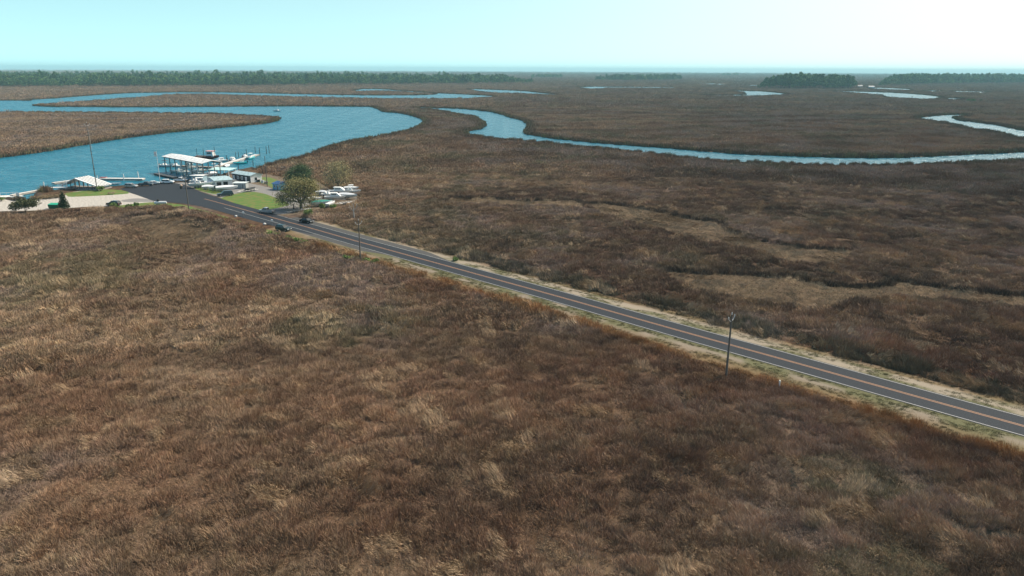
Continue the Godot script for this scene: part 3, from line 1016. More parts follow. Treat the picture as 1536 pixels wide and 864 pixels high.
func along(a: Vector3, b: Vector3) -> Vector2:
	return Vector2(b.x - a.x, b.z - a.z).normalized()

func frustum(mb: MB, lo: Array, hi: Array) -> void:     # [x0, x1, y, half width] below and above
	var p := []
	for q in [lo, hi]:
		p.append_array([Vector3(q[0], q[2], -q[3]), Vector3(q[1], q[2], -q[3]), Vector3(q[1], q[2], q[3]), Vector3(q[0], q[2], q[3])])
	mb.quad(p[3], p[2], p[6], p[7])
	mb.quad(p[1], p[0], p[4], p[5])
	mb.quad(p[2], p[1], p[5], p[6])
	mb.quad(p[0], p[3], p[7], p[4])
	mb.quad(p[7], p[6], p[5], p[4])

func wheel(parent: Node3D, at: Vector3, r := 0.34, w := 0.24) -> void:
	var t := MB.new()
	t.tube(at - Vector3(0, 0, w * 0.5), at + Vector3(0, 0, w * 0.5), r, r, 14)
	var o := part(parent, "wheel", t, mat(0.012, 0.012, 0.013, 0.9))
	var g := MB.new()
	g.tube(at - Vector3(0, 0, w * 0.5 + 0.01), at + Vector3(0, 0, w * 0.5 + 0.01), r * 0.6, r * 0.6, 10)
	part(o, "rim", g, mat(0.45, 0.46, 0.47, 0.35, 0.7))

func car(called: String, label: String, kind: String, paint: Material, at: Vector3, dir: Vector2) -> Node3D:
	var o := thing(called, label, {"pickup": "pickup", "sedan": "car", "suv": "car", "van": "van"}[kind], at + Vector3(0, 0.05, 0), yaw_of(dir), "vehicles parked at the marina")
	var glass := mat(0.02, 0.028, 0.033, 0.08, 0.0, 0.6)
	var trim := mat(0.02, 0.02, 0.022, 0.6)
	var len_: float = {"pickup": 2.75, "sedan": 2.4, "suv": 2.45, "van": 2.9}[kind]
	var wide: float = {"pickup": 0.98, "sedan": 0.9, "suv": 0.96, "van": 1.02}[kind]
	var belt: float = {"pickup": 1.12, "sedan": 0.93, "suv": 1.08, "van": 1.15}[kind]
	var roof: float = {"pickup": 1.85, "sedan": 1.44, "suv": 1.78, "van": 2.05}[kind]
	var body := MB.new()
	body.extrude([Vector2(-len_ + 0.05, 0.32), Vector2(len_ - 0.1, 0.32), Vector2(len_, 0.5), Vector2(len_ - 0.04, belt - 0.25), Vector2(len_ - 0.25, belt - 0.1), Vector2(len_ * 0.45, belt), Vector2(-len_ + 0.1, belt), Vector2(-len_, belt - 0.12), Vector2(-len_ - 0.02, 0.5)], Vector3.ZERO, wide - 0.06)
	body.extrude([Vector2(-len_ + 0.08, 0.42), Vector2(len_ - 0.12, 0.42), Vector2(len_ - 0.14, belt - 0.34), Vector2(len_ * 0.45, belt - 0.16), Vector2(-len_ + 0.1, belt - 0.16)], Vector3.ZERO, wide)
	part(o, "body", body, paint)
	# cabin: glass below, painted roof above
	var lo := [-len_ + 0.12, len_ * 0.46, belt, wide - 0.1]
	var hi := [-len_ + 0.5, len_ * 0.16, roof - 0.1, wide - 0.24]
	if kind == "pickup":
		lo = [-0.55, 1.35, belt, wide - 0.1]
		hi = [-0.4, 0.72, roof - 0.1, wide - 0.22]
	elif kind == "sedan":
		lo = [-1.9, 1.25, belt, wide - 0.08]
		hi = [-1.15, 0.45, roof - 0.08, wide - 0.24]
	var cab := MB.new()
	frustum(cab, lo, hi)
	part(o, "window", cab, glass)
	var top := MB.new()
	frustum(top, [hi[0] - 0.04, hi[1] + 0.04, hi[2] + 0.002, hi[3] + 0.02], [hi[0] + 0.08, hi[1] - 0.1, roof, hi[3] - 0.08])
	part(o, "roof", top, paint)
	var pil := MB.new()
	for s in [-1.0, 1.0]:
		for f in [0.0, 0.5, 1.0]:
			var a := Vector3(lerpf(lo[0], lo[1], f), belt, s * (lo[3] + 0.01))
			var b := Vector3(lerpf(hi[0], hi[1], f), hi[2], s * (hi[3] + 0.01))
			pil.tube(a, b, 0.05, 0.05, 5, false)
	part(o, "pillar", pil, paint)
	if kind == "pickup":
		var bed := MB.new()
		bed.box(Vector3(-1.68, belt + 0.004, 0), Vector3(1.9, 0.012, wide * 2 - 0.35))
		part(o, "cargo_bed", bed, trim)
	for s in [-1.0, 1.0]:
		for f in [-0.6, 0.62]:
			wheel(o, Vector3(len_ * f, 0.34, s * (wide - 0.1)))
		var hl := MB.new()
		hl.box(Vector3(len_ - 0.03, belt - 0.33, s * (wide - 0.28)), Vector3(0.1, 0.16, 0.34))
		part(o, "headlight", hl, mat(0.7, 0.72, 0.74, 0.15))
		var tl := MB.new()
		tl.box(Vector3(-len_ + 0.0, belt - 0.3, s * (wide - 0.2)), Vector3(0.08, 0.26, 0.2))
		part(o, "tail_light", tl, mat(0.35, 0.015, 0.015, 0.3))
	var bp := MB.new()
	bp.chamfer_box(Vector3(len_ - 0.02, 0.48, 0), Vector3(0.16, 0.22, wide * 2 - 0.1), 0.05)
	bp.chamfer_box(Vector3(-len_ + 0.0, 0.48, 0), Vector3(0.16, 0.22, wide * 2 - 0.1), 0.05)
	part(o, "bumper", bp, trim)
	return o

func hull(mb: MB, deck: MB, len_: float, beam: float, high: float) -> void:
	var rows := []
	for i in 11:
		var t := i / 10.0
		var x := lerpf(-len_ * 0.5, len_ * 0.5, t)
		var b := beam * 0.5 * (0.94 + 0.06 * sin(t * PI)) * (1.0 - pow(clampf((t - 0.4) / 0.6, 0, 1), 2.3))
		var sheer := high * (1.0 + 0.28 * t * t)
		var keel := high * 0.75 * pow(clampf((t - 0.6) / 0.4, 0, 1), 2.0)
		rows.append([Vector3(x, keel, 0), Vector3(x, lerpf(keel + high * 0.3, sheer, 0.1), b * 0.8), Vector3(x, sheer, b), Vector3(x, sheer + 0.03, b * 0.86), Vector3(x, sheer - 0.22, b * 0.84)])
	for i in 10:
		for s in [1.0, -1.0]:
			for k in 4:
				var a: Vector3 = rows[i][k]
				var b: Vector3 = rows[i + 1][k]
				var c: Vector3 = rows[i + 1][k + 1]
				var d: Vector3 = rows[i][k + 1]
				if s > 0:
					mb.quad(a, b, c, d)
				else:
					mb.quad(a * Vector3(1, 1, -1), d * Vector3(1, 1, -1), c * Vector3(1, 1, -1), b * Vector3(1, 1, -1))
		var p: Vector3 = rows[i][4]
		var q: Vector3 = rows[i + 1][4]
		deck.quad(p, q, q * Vector3(1, 1, -1), p * Vector3(1, 1, -1))
	var r: Array = rows[0]
	for k in 2:
		mb.quad(r[k] * Vector3(1, 1, -1), r[k], r[k + 1], r[k + 1] * Vector3(1, 1, -1))

func boat(label: String, at: Vector3, dir: Vector2, len_: float, paint: Material, fit := [], group := "boats at the marina") -> Node3D:
	var o := thing("boat" if not "cruiser" in fit else "cabin_boat", label, "boat", at, yaw_of(dir), group)
	var white := mat(0.78, 0.79, 0.78, 0.35)
	var beam := clampf(len_ * 0.31, 1.7, 3.6)
	var high := clampf(len_ * 0.13, 0.6, 1.7)
	var h := MB.new()
	var d := MB.new()
	hull(h, d, len_, beam, high)
	part(o, "hull", h, paint)
	part(o, "deck", d, mat(0.62, 0.62, 0.60, 0.6))
	if "console" in fit or "ttop" in fit:
		var c := MB.new()
		frustum(c, [-len_ * 0.08 - 0.5, -len_ * 0.08 + 0.5, high - 0.2, 0.45], [-len_ * 0.08 - 0.4, -len_ * 0.08 + 0.25, high + 0.95, 0.4])
		var co := part(o, "console", c, white)
		var w := MB.new()
		w.quad(Vector3(-len_ * 0.08 + 0.28, high + 0.9, 0.38), Vector3(-len_ * 0.08 + 0.28, high + 0.9, -0.38), Vector3(-len_ * 0.08 + 0.08, high + 1.35, -0.34), Vector3(-len_ * 0.08 + 0.08, high + 1.35, 0.34))
		part(co, "windscreen", w, mat(0.05, 0.07, 0.08, 0.1))
		var s := MB.new()
		s.chamfer_box(Vector3(-len_ * 0.25, high + 0.25, 0), Vector3(0.6, 0.8, beam * 0.5), 0.1)
		part(o, "seat", s, white)
	if "ttop" in fit:
		var c := MB.new()
		c.chamfer_box(Vector3(-len_ * 0.08, high + 2.1, 0), Vector3(len_ * 0.3, 0.12, beam * 0.75), 0.05)
		var co := part(o, "hardtop", c, mat(0.035, 0.04, 0.05, 0.6) if "darktop" in fit else white)
		for x in [-1.0, 1.0]:
			for z in [-1.0, 1.0]:
				var p := MB.new()
				p.tube(Vector3(-len_ * 0.08 + x * len_ * 0.1, high - 0.2, z * beam * 0.28), Vector3(-len_ * 0.08 + x * len_ * 0.12, high + 2.06, z * beam * 0.32), 0.035, 0.035, 6)
				part(co, "post", p, mat(0.6, 0.61, 0.62, 0.3, 0.8))
	if "cruiser" in fit:
		var c := MB.new()
		frustum(c, [-len_ * 0.22, len_ * 0.3, high - 0.1, beam * 0.4], [-len_ * 0.2, len_ * 0.12, high + 1.15, beam * 0.33])
		var co := part(o, "cabin", c, white)
		for z in [-1.0, 1.0]:
			var w := MB.new()
			w.box(Vector3(-len_ * 0.04, high + 0.68, z * (beam * 0.36 + 0.012)), Vector3(len_ * 0.24, 0.36, 0.03), Basis(Vector3.RIGHT, -z * 0.17))
			part(co, "window", w, mat(0.02, 0.025, 0.03, 0.1))
		var r := MB.new()
		r.chamfer_box(Vector3(-len_ * 0.08, high + 1.22, 0), Vector3(len_ * 0.32, 0.1, beam * 0.75), 0.04)
		part(o, "roof", r, white)
	if "cover" in fit or "greencover" in fit:
		var c := MB.new()
		var m := mat(0.02, 0.20, 0.17, 0.8) if "greencover" in fit else mat(0.72, 0.73, 0.74, 0.8)
		for i in 8:
			var t0 := i / 8.0
			var t1 := (i + 1) / 8.0
			var pr := []
			for t in [t0, t1]:
				var b: float = beam * 0.49 * (1.0 - pow(clampf((t - 0.4) / 0.6, 0, 1), 2.3))
				var x := lerpf(-len_ * 0.49, len_ * 0.49, t)
				var y: float = high * (1.0 + 0.28 * t * t) + 0.04
				pr.append([Vector3(x, y, b), Vector3(x, y + 0.5 * sin(PI * clampf(t + 0.12, 0, 1)) + 0.1, 0), Vector3(x, y, -b)])
			c.quad(pr[0][0], pr[1][0], pr[1][1], pr[0][1])
			c.quad(pr[0][1], pr[1][1], pr[1][2], pr[0][2])
		part(o, "cover", c, m)
	if not "bare" in fit:
		var g := MB.new()
		g.chamfer_box(Vector3(-len_ * 0.5 - 0.3, high + 0.25, 0), Vector3(0.55, 0.65, 0.4), 0.12)
		g.box(Vector3(-len_ * 0.5 - 0.32, high - 0.45, 0), Vector3(0.2, 0.9, 0.16))
		part(o, "outboard_motor", g, mat(0.03, 0.03, 0.035, 0.35))
	return o

func trailer(label: String, at: Vector3, dir: Vector2, len_: float) -> Node3D:
	var o := thing("boat_trailer", label, "trailer", at, yaw_of(dir), "boat trailers in the yard")
	var steel := mat(0.45, 0.46, 0.46, 0.45, 0.6)
	for s in [-1.0, 1.0]:
		var r := MB.new()
		r.tube(Vector3(-len_ * 0.5, 0.55, s * 0.85), Vector3(len_ * 0.15, 0.55, s * 0.85), 0.07, 0.07, 6)
		r.tube(Vector3(len_ * 0.15, 0.55, s * 0.85), Vector3(len_ * 0.5, 0.5, s * 0.03), 0.07, 0.07, 6)
		part(o, "rail", r, steel)
		var b := MB.new()
		b.box(Vector3(-len_ * 0.15, 0.72, s * 0.5), Vector3(len_ * 0.55, 0.08, 0.14))
		part(o, "bunk", b, mat(0.1, 0.09, 0.08, 0.9))
		for x in [-0.28, -0.14]:
			wheel(o, Vector3(len_ * x, 0.32, s * 1.08), 0.32, 0.22)
		var f := MB.new()
		f.chamfer_box(Vector3(-len_ * 0.21, 0.68, s * 1.08), Vector3(len_ * 0.14 + 0.8, 0.06, 0.28), 0.02)
		part(o, "fender", f, steel)
	var c := MB.new()
	for x in [-0.48, -0.2, 0.1]:
		c.box(Vector3(len_ * x, 0.54, 0), Vector3(0.1, 0.1, 1.7))
	c.tube(Vector3(len_ * 0.46, 0.0, 0), Vector3(len_ * 0.46, 0.55, 0), 0.04, 0.04, 6)
	part(o, "crossbar", c, steel)
	return o

func piling(at: Vector3, high: float, label: String, pale := false, r := 0.17) -> void:
	var o := thing("piling", label, "piling", at, 0.0, "pilings in the river")
	var mb := MB.new()
	mb.tube(Vector3(0, -0.6, 0), Vector3(rng.randf_range(-0.08, 0.08), high, rng.randf_range(-0.08, 0.08)), r * 1.1, r * 0.9, 8)
	part(o, "shaft", mb, mat(0.72, 0.72, 0.70, 0.7) if pale else mat(0.055, 0.042, 0.033, 0.95))
	var cp := MB.new()
	cp.tube(Vector3(0, high, 0), Vector3(0, high + 0.28, 0), r * 1.05, 0.02, 8)
	part(o, "cap", cp, mat(0.6, 0.6, 0.58, 0.6) if pale else mat(0.1, 0.09, 0.085, 0.8))

func dock(label: String, a: Vector3, b: Vector3, wide: float, high: float, top: Material, side: Material) -> void:
	var d := along(a, b)
	var len_ := a.distance_to(b)
	var o := thing("dock", label, "dock", (a + b) * 0.5, yaw_of(d), "docks of the marina")
	var fl := MB.new()
	fl.box(Vector3(0, high - 0.25, 0), Vector3(len_, 0.5, wide))
	part(o, "float", fl, side)
	var k := int(len_ / 0.9)
	var dk := MB.new()
	for i in k:
		dk.box(Vector3(-len_ * 0.5 + (i + 0.5) * len_ / k, high + 0.035, 0), Vector3(len_ / k - 0.03, 0.06, wide + 0.1))
	var p := part(o, "decking", dk, top)
	p.set_meta("kind", "stuff")
	for s in [-1.0, 1.0]:
		var e := MB.new()
		e.box(Vector3(0, high + 0.1, s * wide * 0.5), Vector3(len_, 0.08, 0.12))
		part(o, "edge_rail", e, side)

func utility_pole(label: String, foot: Vector3, high: float, dir: Vector2, arms := true) -> Node3D:
	var o := thing("utility_pole", label, "utility pole", foot, yaw_of(dir), "utility poles along the road")
	var wood := mat(0.12, 0.105, 0.09, 0.95)
	var mb := MB.new()
	mb.tube(Vector3(0, -0.3, 0), Vector3(0, high, 0), 0.19, 0.12, 10)
	part(o, "pole", mb, wood)
	var cer := mat(0.62, 0.63, 0.62, 0.35)
	if arms:
		for s in [-1.0, 1.0]:
			var a := MB.new()
			a.tube(Vector3(0, high - 1.15, 0), Vector3(0, high - 0.9, s * 0.6), 0.05, 0.045, 6)
			a.tube(Vector3(0, high - 0.9, s * 0.6), Vector3(0, high - 0.5, s * 0.95), 0.045, 0.04, 6)
			var ar := part(o, "bracket_arm", a, cer)
			var i := MB.new()
			i.tube(Vector3(0, high - 0.52, s * 0.95), Vector3(0, high - 0.2, s * 0.98), 0.09, 0.06, 8)
			part(ar, "insulator", i, cer)
		var t := MB.new()
		t.tube(Vector3(0, high, 0), Vector3(0, high + 0.35, 0), 0.08, 0.07, 8)
		part(o, "insulator", t, cer)
	return o

func bush(called: String, label: String, at: Vector3, wide: float, high: float, c: Color, leaves: int, group := "", cone := false, size := 0.16) -> void:
	var r := RandomNumberGenerator.new()
	r.seed = int(absf(at.x * 31.0 + at.z * 17.0))
	var o := thing(called, label, "shrub", at, 0.0, group)
	var lobes := []
	if cone:
		for i in 8:
			var t := i / 7.0
			lobes.append([Vector3(0, lerpf(high * 0.14, high * 0.88, t), 0), Vector3(wide * 0.5 * (1.0 - t * 0.72), high * 0.13, wide * 0.5 * (1.0 - t * 0.72))])
	else:
		for i in 9:
			var a := r.randf() * TAU
			var q := wide * 0.34 * sqrt(r.randf())
			var s := r.randf_range(0.18, 0.3) * wide
			lobes.append([Vector3(cos(a) * q, high * r.randf_range(0.3, 0.68), sin(a) * q), Vector3(s, high * 0.3, s)])
	var cr := crown_mesh(lobes, leaves, size, r.seed)
	for j in cr.c.size():
		cr.c[j] = Color(cr.c[j].r * c.r, cr.c[j].g * c.g, cr.c[j].b * c.b)
	part(o, "foliage", cr, leaf_mat(Color(1, 1, 1)))
	var st := MB.new()
	for i in 5:
		var a := r.randf() * TAU
		st.tube(Vector3(0, -0.1, 0), Vector3(cos(a) * wide * 0.22, high * 0.6, sin(a) * wide * 0.22), 0.06, 0.02, 5)
	part(o, "stem", st, mat(0.10, 0.075, 0.055, 0.95))

func grow(mb: MB, tips: Array, r: RandomNumberGenerator, at: Vector3, dir: Vector3, len_: float, rad: float, depth: int) -> void:
	var bend := (dir + Vector3(r.randfn(), r.randfn() * 0.6, r.randfn()) * 0.18).normalized()
	var mid := at + dir * len_ * 0.5
	var end := mid + bend * len_ * 0.5
	mb.tube(at, mid, rad, rad * 0.82, 6, false)
	mb.tube(mid, end, rad * 0.82, rad * 0.62, 6, false)
	if depth == 0:
		tips.append(end)
		return
	if depth < 3:
		tips.append(end)
	for i in 3 if depth > 1 else 4:
		var a := r.randf() * TAU
		var side := bend.cross(Vector3(cos(a), 0.2, sin(a))).normalized()
		var nd := (bend * r.randf_range(0.5, 0.9) + side * r.randf_range(0.55, 0.9) + Vector3.UP * 0.12).normalized()
		grow(mb, tips, r, end, nd, len_ * r.randf_range(0.62, 0.82), rad * 0.6, depth - 1)

func broad_tree(label: String, at: Vector3, high: float, wide: float, c: Color, per_tip: int, bark: Color, seed_: int, puff := 1.0) -> void:
	var r := RandomNumberGenerator.new()
	r.seed = seed_
	var o := thing("oak_tree", label, "tree", at)
	var tr := MB.new()
	var tips := []
	var base_h := high * 0.16
	tr.tube(Vector3(0, -0.3, 0), Vector3(0, base_h, 0), 0.62, 0.42, 9, false)
	for i in 5:
		var a := TAU * i / 5.0 + r.randf() * 0.6
		var dir := Vector3(cos(a) * 0.75, r.randf_range(0.6, 1.3), sin(a) * 0.75).normalized()
		grow(tr, tips, r, Vector3(0, base_h, 0), dir, high * 0.28, 0.3, 3)
	for i in 5:
		var a := TAU * i / 5.0 + r.randf()
		grow(tr, tips, r, Vector3(0, base_h * 1.1, 0), Vector3(cos(a), 0.35, sin(a)).normalized(), high * 0.2, 0.18, 2)
	# fit the crown to the height and width seen
	var top := 0.1
	var out := 0.1
	for t in tips:
		top = maxf(top, t.y)
		out = maxf(out, Vector2(t.x, t.z).length())
	var fy := (high - puff * 0.5) / top
	var fx := (wide * 0.5 - puff * 0.5) / out
	for i in tr.v.size():
		tr.v[i] = Vector3(tr.v[i].x * lerpf(1.0, fx, clampf(tr.v[i].y / 2.0, 0, 1)), tr.v[i].y * fy, tr.v[i].z * lerpf(1.0, fx, clampf(tr.v[i].y / 2.0, 0, 1)))
	part(o, "trunk", tr, mat(bark.r, bark.g, bark.b, 0.95))
	var cr := MB.new()
	for t in tips:
		var p := Vector3(t.x * fx, t.y * fy, t.z * fx)
		var tone0 := r.randf_range(0.75, 1.25)
		for i in per_tip:
			var q := p + Vector3(r.randfn(), r.randfn() * 0.7, r.randfn()) * puff * 0.62
			var a := Vector3(r.randfn(), r.randfn(), r.randfn()).normalized()
			var b := a.cross(Vector3(r.randfn(), r.randfn(), r.randfn())).normalized()
			var s := r.randf_range(0.1, 0.22)
			var tone := tone0 * r.randf_range(0.7, 1.3)
			cr.col = Color(c.r * tone * r.randf_range(0.9, 1.15), c.g * tone, c.b * tone * r.randf_range(0.85, 1.1))
			cr.tri(q - a * s, q + b * s * 0.7, q + a * s)
			cr.tri(q - a * s, q + a * s, q - b * s * 0.7)
	part(o, "crown", cr, leaf_mat(Color(1, 1, 1)))

# a plain gabled or flat-roofed building; its front wall stands on a line from corner A, x along DIR, depth going away from the eye
func building(called: String, label: String, a: Vector3, dir: Vector2, len_: float, deep: float, high: float, ridge: float, wall: Material, end_wall: Material, roof: Material, openings: Array) -> Node3D:
	var o := thing(called, label, "building", a, yaw_of(dir), "marina buildings")
	var w := MB.new()
	w.box(Vector3(len_ * 0.5, high * 0.5, -0.1), Vector3(len_ - 0.4, high, 0.2))
	w.box(Vector3(len_ * 0.5, high * 0.5, -deep + 0.1), Vector3(len_ - 0.4, high, 0.2))
	part(o, "wall", w, wall)
	for x in [0.1, len_ - 0.1]:
		var e := MB.new()
		e.box(Vector3(x, high * 0.5, -deep * 0.5), Vector3(0.2, high, deep))
		e.tri(Vector3(x + 0.1, high, 0), Vector3(x + 0.1, high, -deep), Vector3(x + 0.1, high + ridge, -deep * 0.5))
		e.tri(Vector3(x - 0.1, high, -deep), Vector3(x - 0.1, high, 0), Vector3(x - 0.1, high + ridge, -deep * 0.5))
		part(o, "end_wall", e, end_wall)
	gable_roof(o, len_, deep, high, ridge, roof, 0.35)
	for q in openings:            # [name, x, width, bottom, height, material, on the right-hand end]
		var m := MB.new()
		var f := MB.new()
		if q.size() > 6:
			m.box(Vector3(len_ + 0.03, q[3] + q[4] * 0.5, -q[1]), Vector3(0.06, q[4], q[2]))
			f.box(Vector3(len_ + 0.02, q[3] + q[4] * 0.5, -q[1]), Vector3(0.04, q[4] + 0.24, q[2] + 0.24))
		else:
			m.box(Vector3(q[1], q[3] + q[4] * 0.5, 0.03), Vector3(q[2], q[4], 0.06))
			f.box(Vector3(q[1], q[3] + q[4] * 0.5, 0.02), Vector3(q[2] + 0.24, q[4] + 0.24, 0.04))
		var g := part(o, q[0], m, q[5])
		part(g, "frame", f, mat(0.7, 0.71, 0.7, 0.6))
	return o

func gable_roof(o: Node3D, len_: float, deep: float, high: float, ridge: float, m: Material, eave: float) -> void:
	var rf := MB.new()
	var y0 := high - eave * ridge / (deep * 0.5)
	for s in [0.0, 1.0]:
		var e := Vector3(0, y0, eave) if s == 0.0 else Vector3(0, y0, -deep - eave)
		var t := Vector3(0, high + ridge, -deep * 0.5)
		var x0 := Vector3(-eave, 0, 0)
		var x1 := Vector3(len_ + eave, 0, 0)
		var th := Vector3(0, 0.14, 0)
		if s == 0.0:
			rf.quad(e + x0 + th, e + x1 + th, t + x1 + th, t + x0 + th)
			rf.quad(e + x1, e + x0, t + x0, t + x1)
			rf.quad(e + x0, e + x1, e + x1 + th, e + x0 + th)
		else:
			rf.quad(t + x0 + th, t + x1 + th, e + x1 + th, e + x0 + th)
			rf.quad(t + x1, t + x0, e + x0, e + x1)
			rf.quad(e + x1, e + x0, e + x0 + th, e + x1 + th)
		rf.quad(e + x0, t + x0, t + x0 + th, e + x0 + th)
		rf.quad(t + x1, e + x1, e + x1 + th, t + x1 + th)
	var k := int(len_ / 0.75)
	for i in k + 1:
		var x := -eave + (len_ + eave * 2) * i / k
		for e in [Vector3(x, y0 + 0.14, eave), Vector3(x, y0 + 0.14, -deep - eave)]:
			rf.tube(e, Vector3(x, high + ridge + 0.14, -deep * 0.5), 0.025, 0.025, 4, false)
	part(o, "roof", rf, m)


func marina() -> void:
	var u := ROAD_D
	var white := mat(0.62, 0.63, 0.63, 0.55)
	var white_hull := mat(0.66, 0.67, 0.67, 0.3)
	var pale_blue := mat(0.50, 0.66, 0.70, 0.5)
	var steel := mat(0.11, 0.12, 0.125, 0.6)
	var char_blue := mat(0.028, 0.036, 0.045, 0.75)
	var dark_glass := mat(0.02, 0.025, 0.03, 0.1)
	var plank := mat(0.36, 0.32, 0.28, 0.9)
	var tar_black := mat(0.02, 0.02, 0.02, 0.9)
	var stain := noise_tex(0.02, Color(0.66, 0.66, 0.64), Color(1, 1, 1), 256, 4, 31, Color(0.95, 0.95, 0.95))
	var sheet_roof := mottled(Color(0.74, 0.76, 0.77), stain, 0.12, 0.5)
	var blue_roof := mottled(Color(0.42, 0.56, 0.60), stain, 0.16, 0.5)

	# the open boat shed over the water
	var a := px(243, 234.4, 7.5)
	var b := px(302.5, 245.3, 7.5)
	a.y = 0
	b.y = 0
	var d := along(a, b)
	var shed := thing("boat_shed", "open-sided boat shed with long white roof on tall posts over the water", "boat shed", a, yaw_of(d), "marina buildings")
	gable_roof(shed, 39.5, 9.0, 7.4, 0.9, sheet_roof, 0.2)
	for i in 8:
		for z in [-0.6, -8.4]:
			var p := MB.new()
			p.box(Vector3(0.8 + i * 5.4, 3.4, z), Vector3(0.32, 8.0, 0.32))
			part(shed, "post", p, white if (i == 3 or i == 6) and z > -1.0 else steel)
	for z in [-0.6, -8.4]:
		var p := MB.new()
		p.box(Vector3(19.75, 7.15, z), Vector3(39.0, 0.5, 0.18))
		part(shed, "beam", p, steel)
	var n := Vector2(-d.y, d.x)
	for q in [[4.0, -3.0, 0.2, 7.5, "ttop"], [10.0, -4.0, 0.2, 7.0, "console"], [15.5, -3.5, 2.6, 7.5, "ttop"], [20.5, -4.0, 0.4, 8.0, "cruiser"], [25.5, -4.2, 2.2, 7.5, "ttop"], [31.0, -4.5, 0.3, 7.0, "console"], [36.0, -4.5, 2.0, 6.5, "cover"]]:
		var p: Vector3 = a + Vector3(d.x, 0, d.y) * q[0] - Vector3(n.x, 0, n.y) * 4.5
		boat({"ttop": "white fishing boat with hard top under the long white shed roof", "console": "low white open boat moored under the long white shed roof", "cruiser": "white cabin boat moored under the long white shed roof", "cover": "white covered boat on a lift under the shed roof's landward end"}[q[4]], p + Vector3(0, q[2] - 0.25, 0), n, q[3], white_hull, [q[4]], "boats under the shed roof")
		if q[2] > 1.0:
			var lf := thing("boat_lift", "steel cradle lift holding a white boat under the shed", "boat lift", p, yaw_of(n), "boat lifts under the shed roof")
			for x in [-1.6, 1.6]:
				var m := MB.new()
				m.box(Vector3(x, q[2] - 0.3, 0), Vector3(0.2, 0.2, 4.0))
				part(lf, "cradle_beam", m, steel)
				for z in [-1.9, 1.9]:
					var m2 := MB.new()
					m2.tube(Vector3(x, -0.5, z), Vector3(x, q[2] + 1.2, z), 0.12, 0.12, 6)
					part(lf, "column", m2, steel)

	# docks and their pilings
	dock("floating dock with black sides beside the flagpole", px(235, 262.5), px(263, 268.5), 2.6, 0.75, plank, tar_black)
	dock("long pale dock running out past the boat shed into the river", px(325, 251.5), px(386, 233.5), 2.4, 0.7, mat(0.5, 0.5, 0.49, 0.9), plank)
	dock("white walkway dock behind the parked cars", px(150, 270.5), px(216, 271.0), 2.6, 0.9, mat(0.68, 0.68, 0.66, 0.8), plank)
	dock("landing dock under the boat shed's river side", px(262, 250), px(330, 253), 2.2, 0.6, plank, tar_black)
	for q in [[340, 240.5, 2.6], [354, 236.5, 3.0], [358, 236, 3.0], [370, 232.5, 3.2], [383, 229, 3.4]]:
		piling(px(q[0], q[1]), q[2], "dark wooden piling standing along the long pale dock")
	for q in [[390, 234, 4.6], [400, 231, 4.4], [404, 230, 4.4]]:
		piling(px(q[0], q[1]), q[2], "tall dark piling in open water beyond the long dock's end")
	for q in [[358, 255, 3.0], [380, 249, 2.6]]:
		piling(px(q[0], q[1]), q[2], "dark piling close to the bank behind the long office")
	for q in [[186, 271.5, 2.9], [208, 268.5, 3.2], [147, 272, 2.4]]:
		piling(px(q[0], q[1]), q[2], "white piling at the white walkway dock", true, 0.22)
	boat("aqua-hulled open boat tied to the long dock", px(360, 246), along(px(360, 246), px(352, 246.5)), 7.0, mat(0.02, 0.55, 0.55, 0.35), ["console"])
	boat("aqua and white bay boat at the long dock's outer end", px(377, 238.5), along(px(377, 238.5), px(386, 236.5)), 8.0, mat(0.08, 0.50, 0.52, 0.35), ["console", "ttop"])
	boat("white boat tied inside the long pale dock", px(333, 249), along(px(333, 249), px(340, 247)), 7.0, white_hull, ["console"])
	boat("white runabout moored by the boat shed's river corner", px(331, 243), along(px(331, 243), px(322, 244)), 7.5, white_hull, ["cruiser"])
	boat("white boat with dark canopy moored off the boat shed's seaward end", px(250, 250.5), along(px(243, 250), px(262, 251)), 8.0, mat(0.70, 0.71, 0.71, 0.35), ["ttop", "darktop"])
	boat("white boat with centre console moored behind the first shed posts", px(266, 250.5), along(px(260, 250), px(275, 251.5)), 7.0, white_hull, ["console"])
	boat("white skiff lying on the bank by the white walkway", px(171, 277.5), along(px(160, 277), px(182, 276.5)), 5.8, white_hull, ["bare"])
	var kay := thing("kayak", "pinkish red kayak lying on the white walkway dock", "kayak", px(156, 270.2) + Vector3(0, 1.0, 0), 0.0)
	var kh := MB.new()
	var kd := MB.new()
	hull(kh, kd, 3.4, 0.8, 0.35)
	part(kay, "hull", kh, mat(0.55, 0.13, 0.15, 0.4))
	part(kay, "deck", kd, mat(0.5, 0.14, 0.15, 0.5))

	# work boat
	var wb := thing("work_boat", "work boat with dark red hull and white wheelhouse behind the boat shed", "boat", px(312, 238.5), yaw_of(Vector2(1, 0.12)))
	var h1 := MB.new()
	var h2 := MB.new()
	hull(h1, h2, 13.0, 4.2, 1.6)
	part(wb, "hull", h1, mat(0.16, 0.035, 0.03, 0.5))
	part(wb, "deck", h2, mat(0.4, 0.36, 0.32, 0.8))
	var cb := MB.new()
	frustum(cb, [-0.2, 4.0, 1.5, 1.5], [0.0, 3.4, 4.2, 1.4])
	var cab := part(wb, "wheelhouse", cb, white)
	for z in [-1.0, 1.0]:
		var w := MB.new()
		w.box(Vector3(1.7, 3.3, z * 1.47), Vector3(2.2, 0.7, 0.06))
		part(cab, "window", w, dark_glass)
	var rr := MB.new()
	rr.chamfer_box(Vector3(1.7, 4.3, 0), Vector3(4.4, 0.18, 3.3), 0.06)
	part(cab, "roof", rr, mat(0.62, 0.3, 0.28, 0.6))
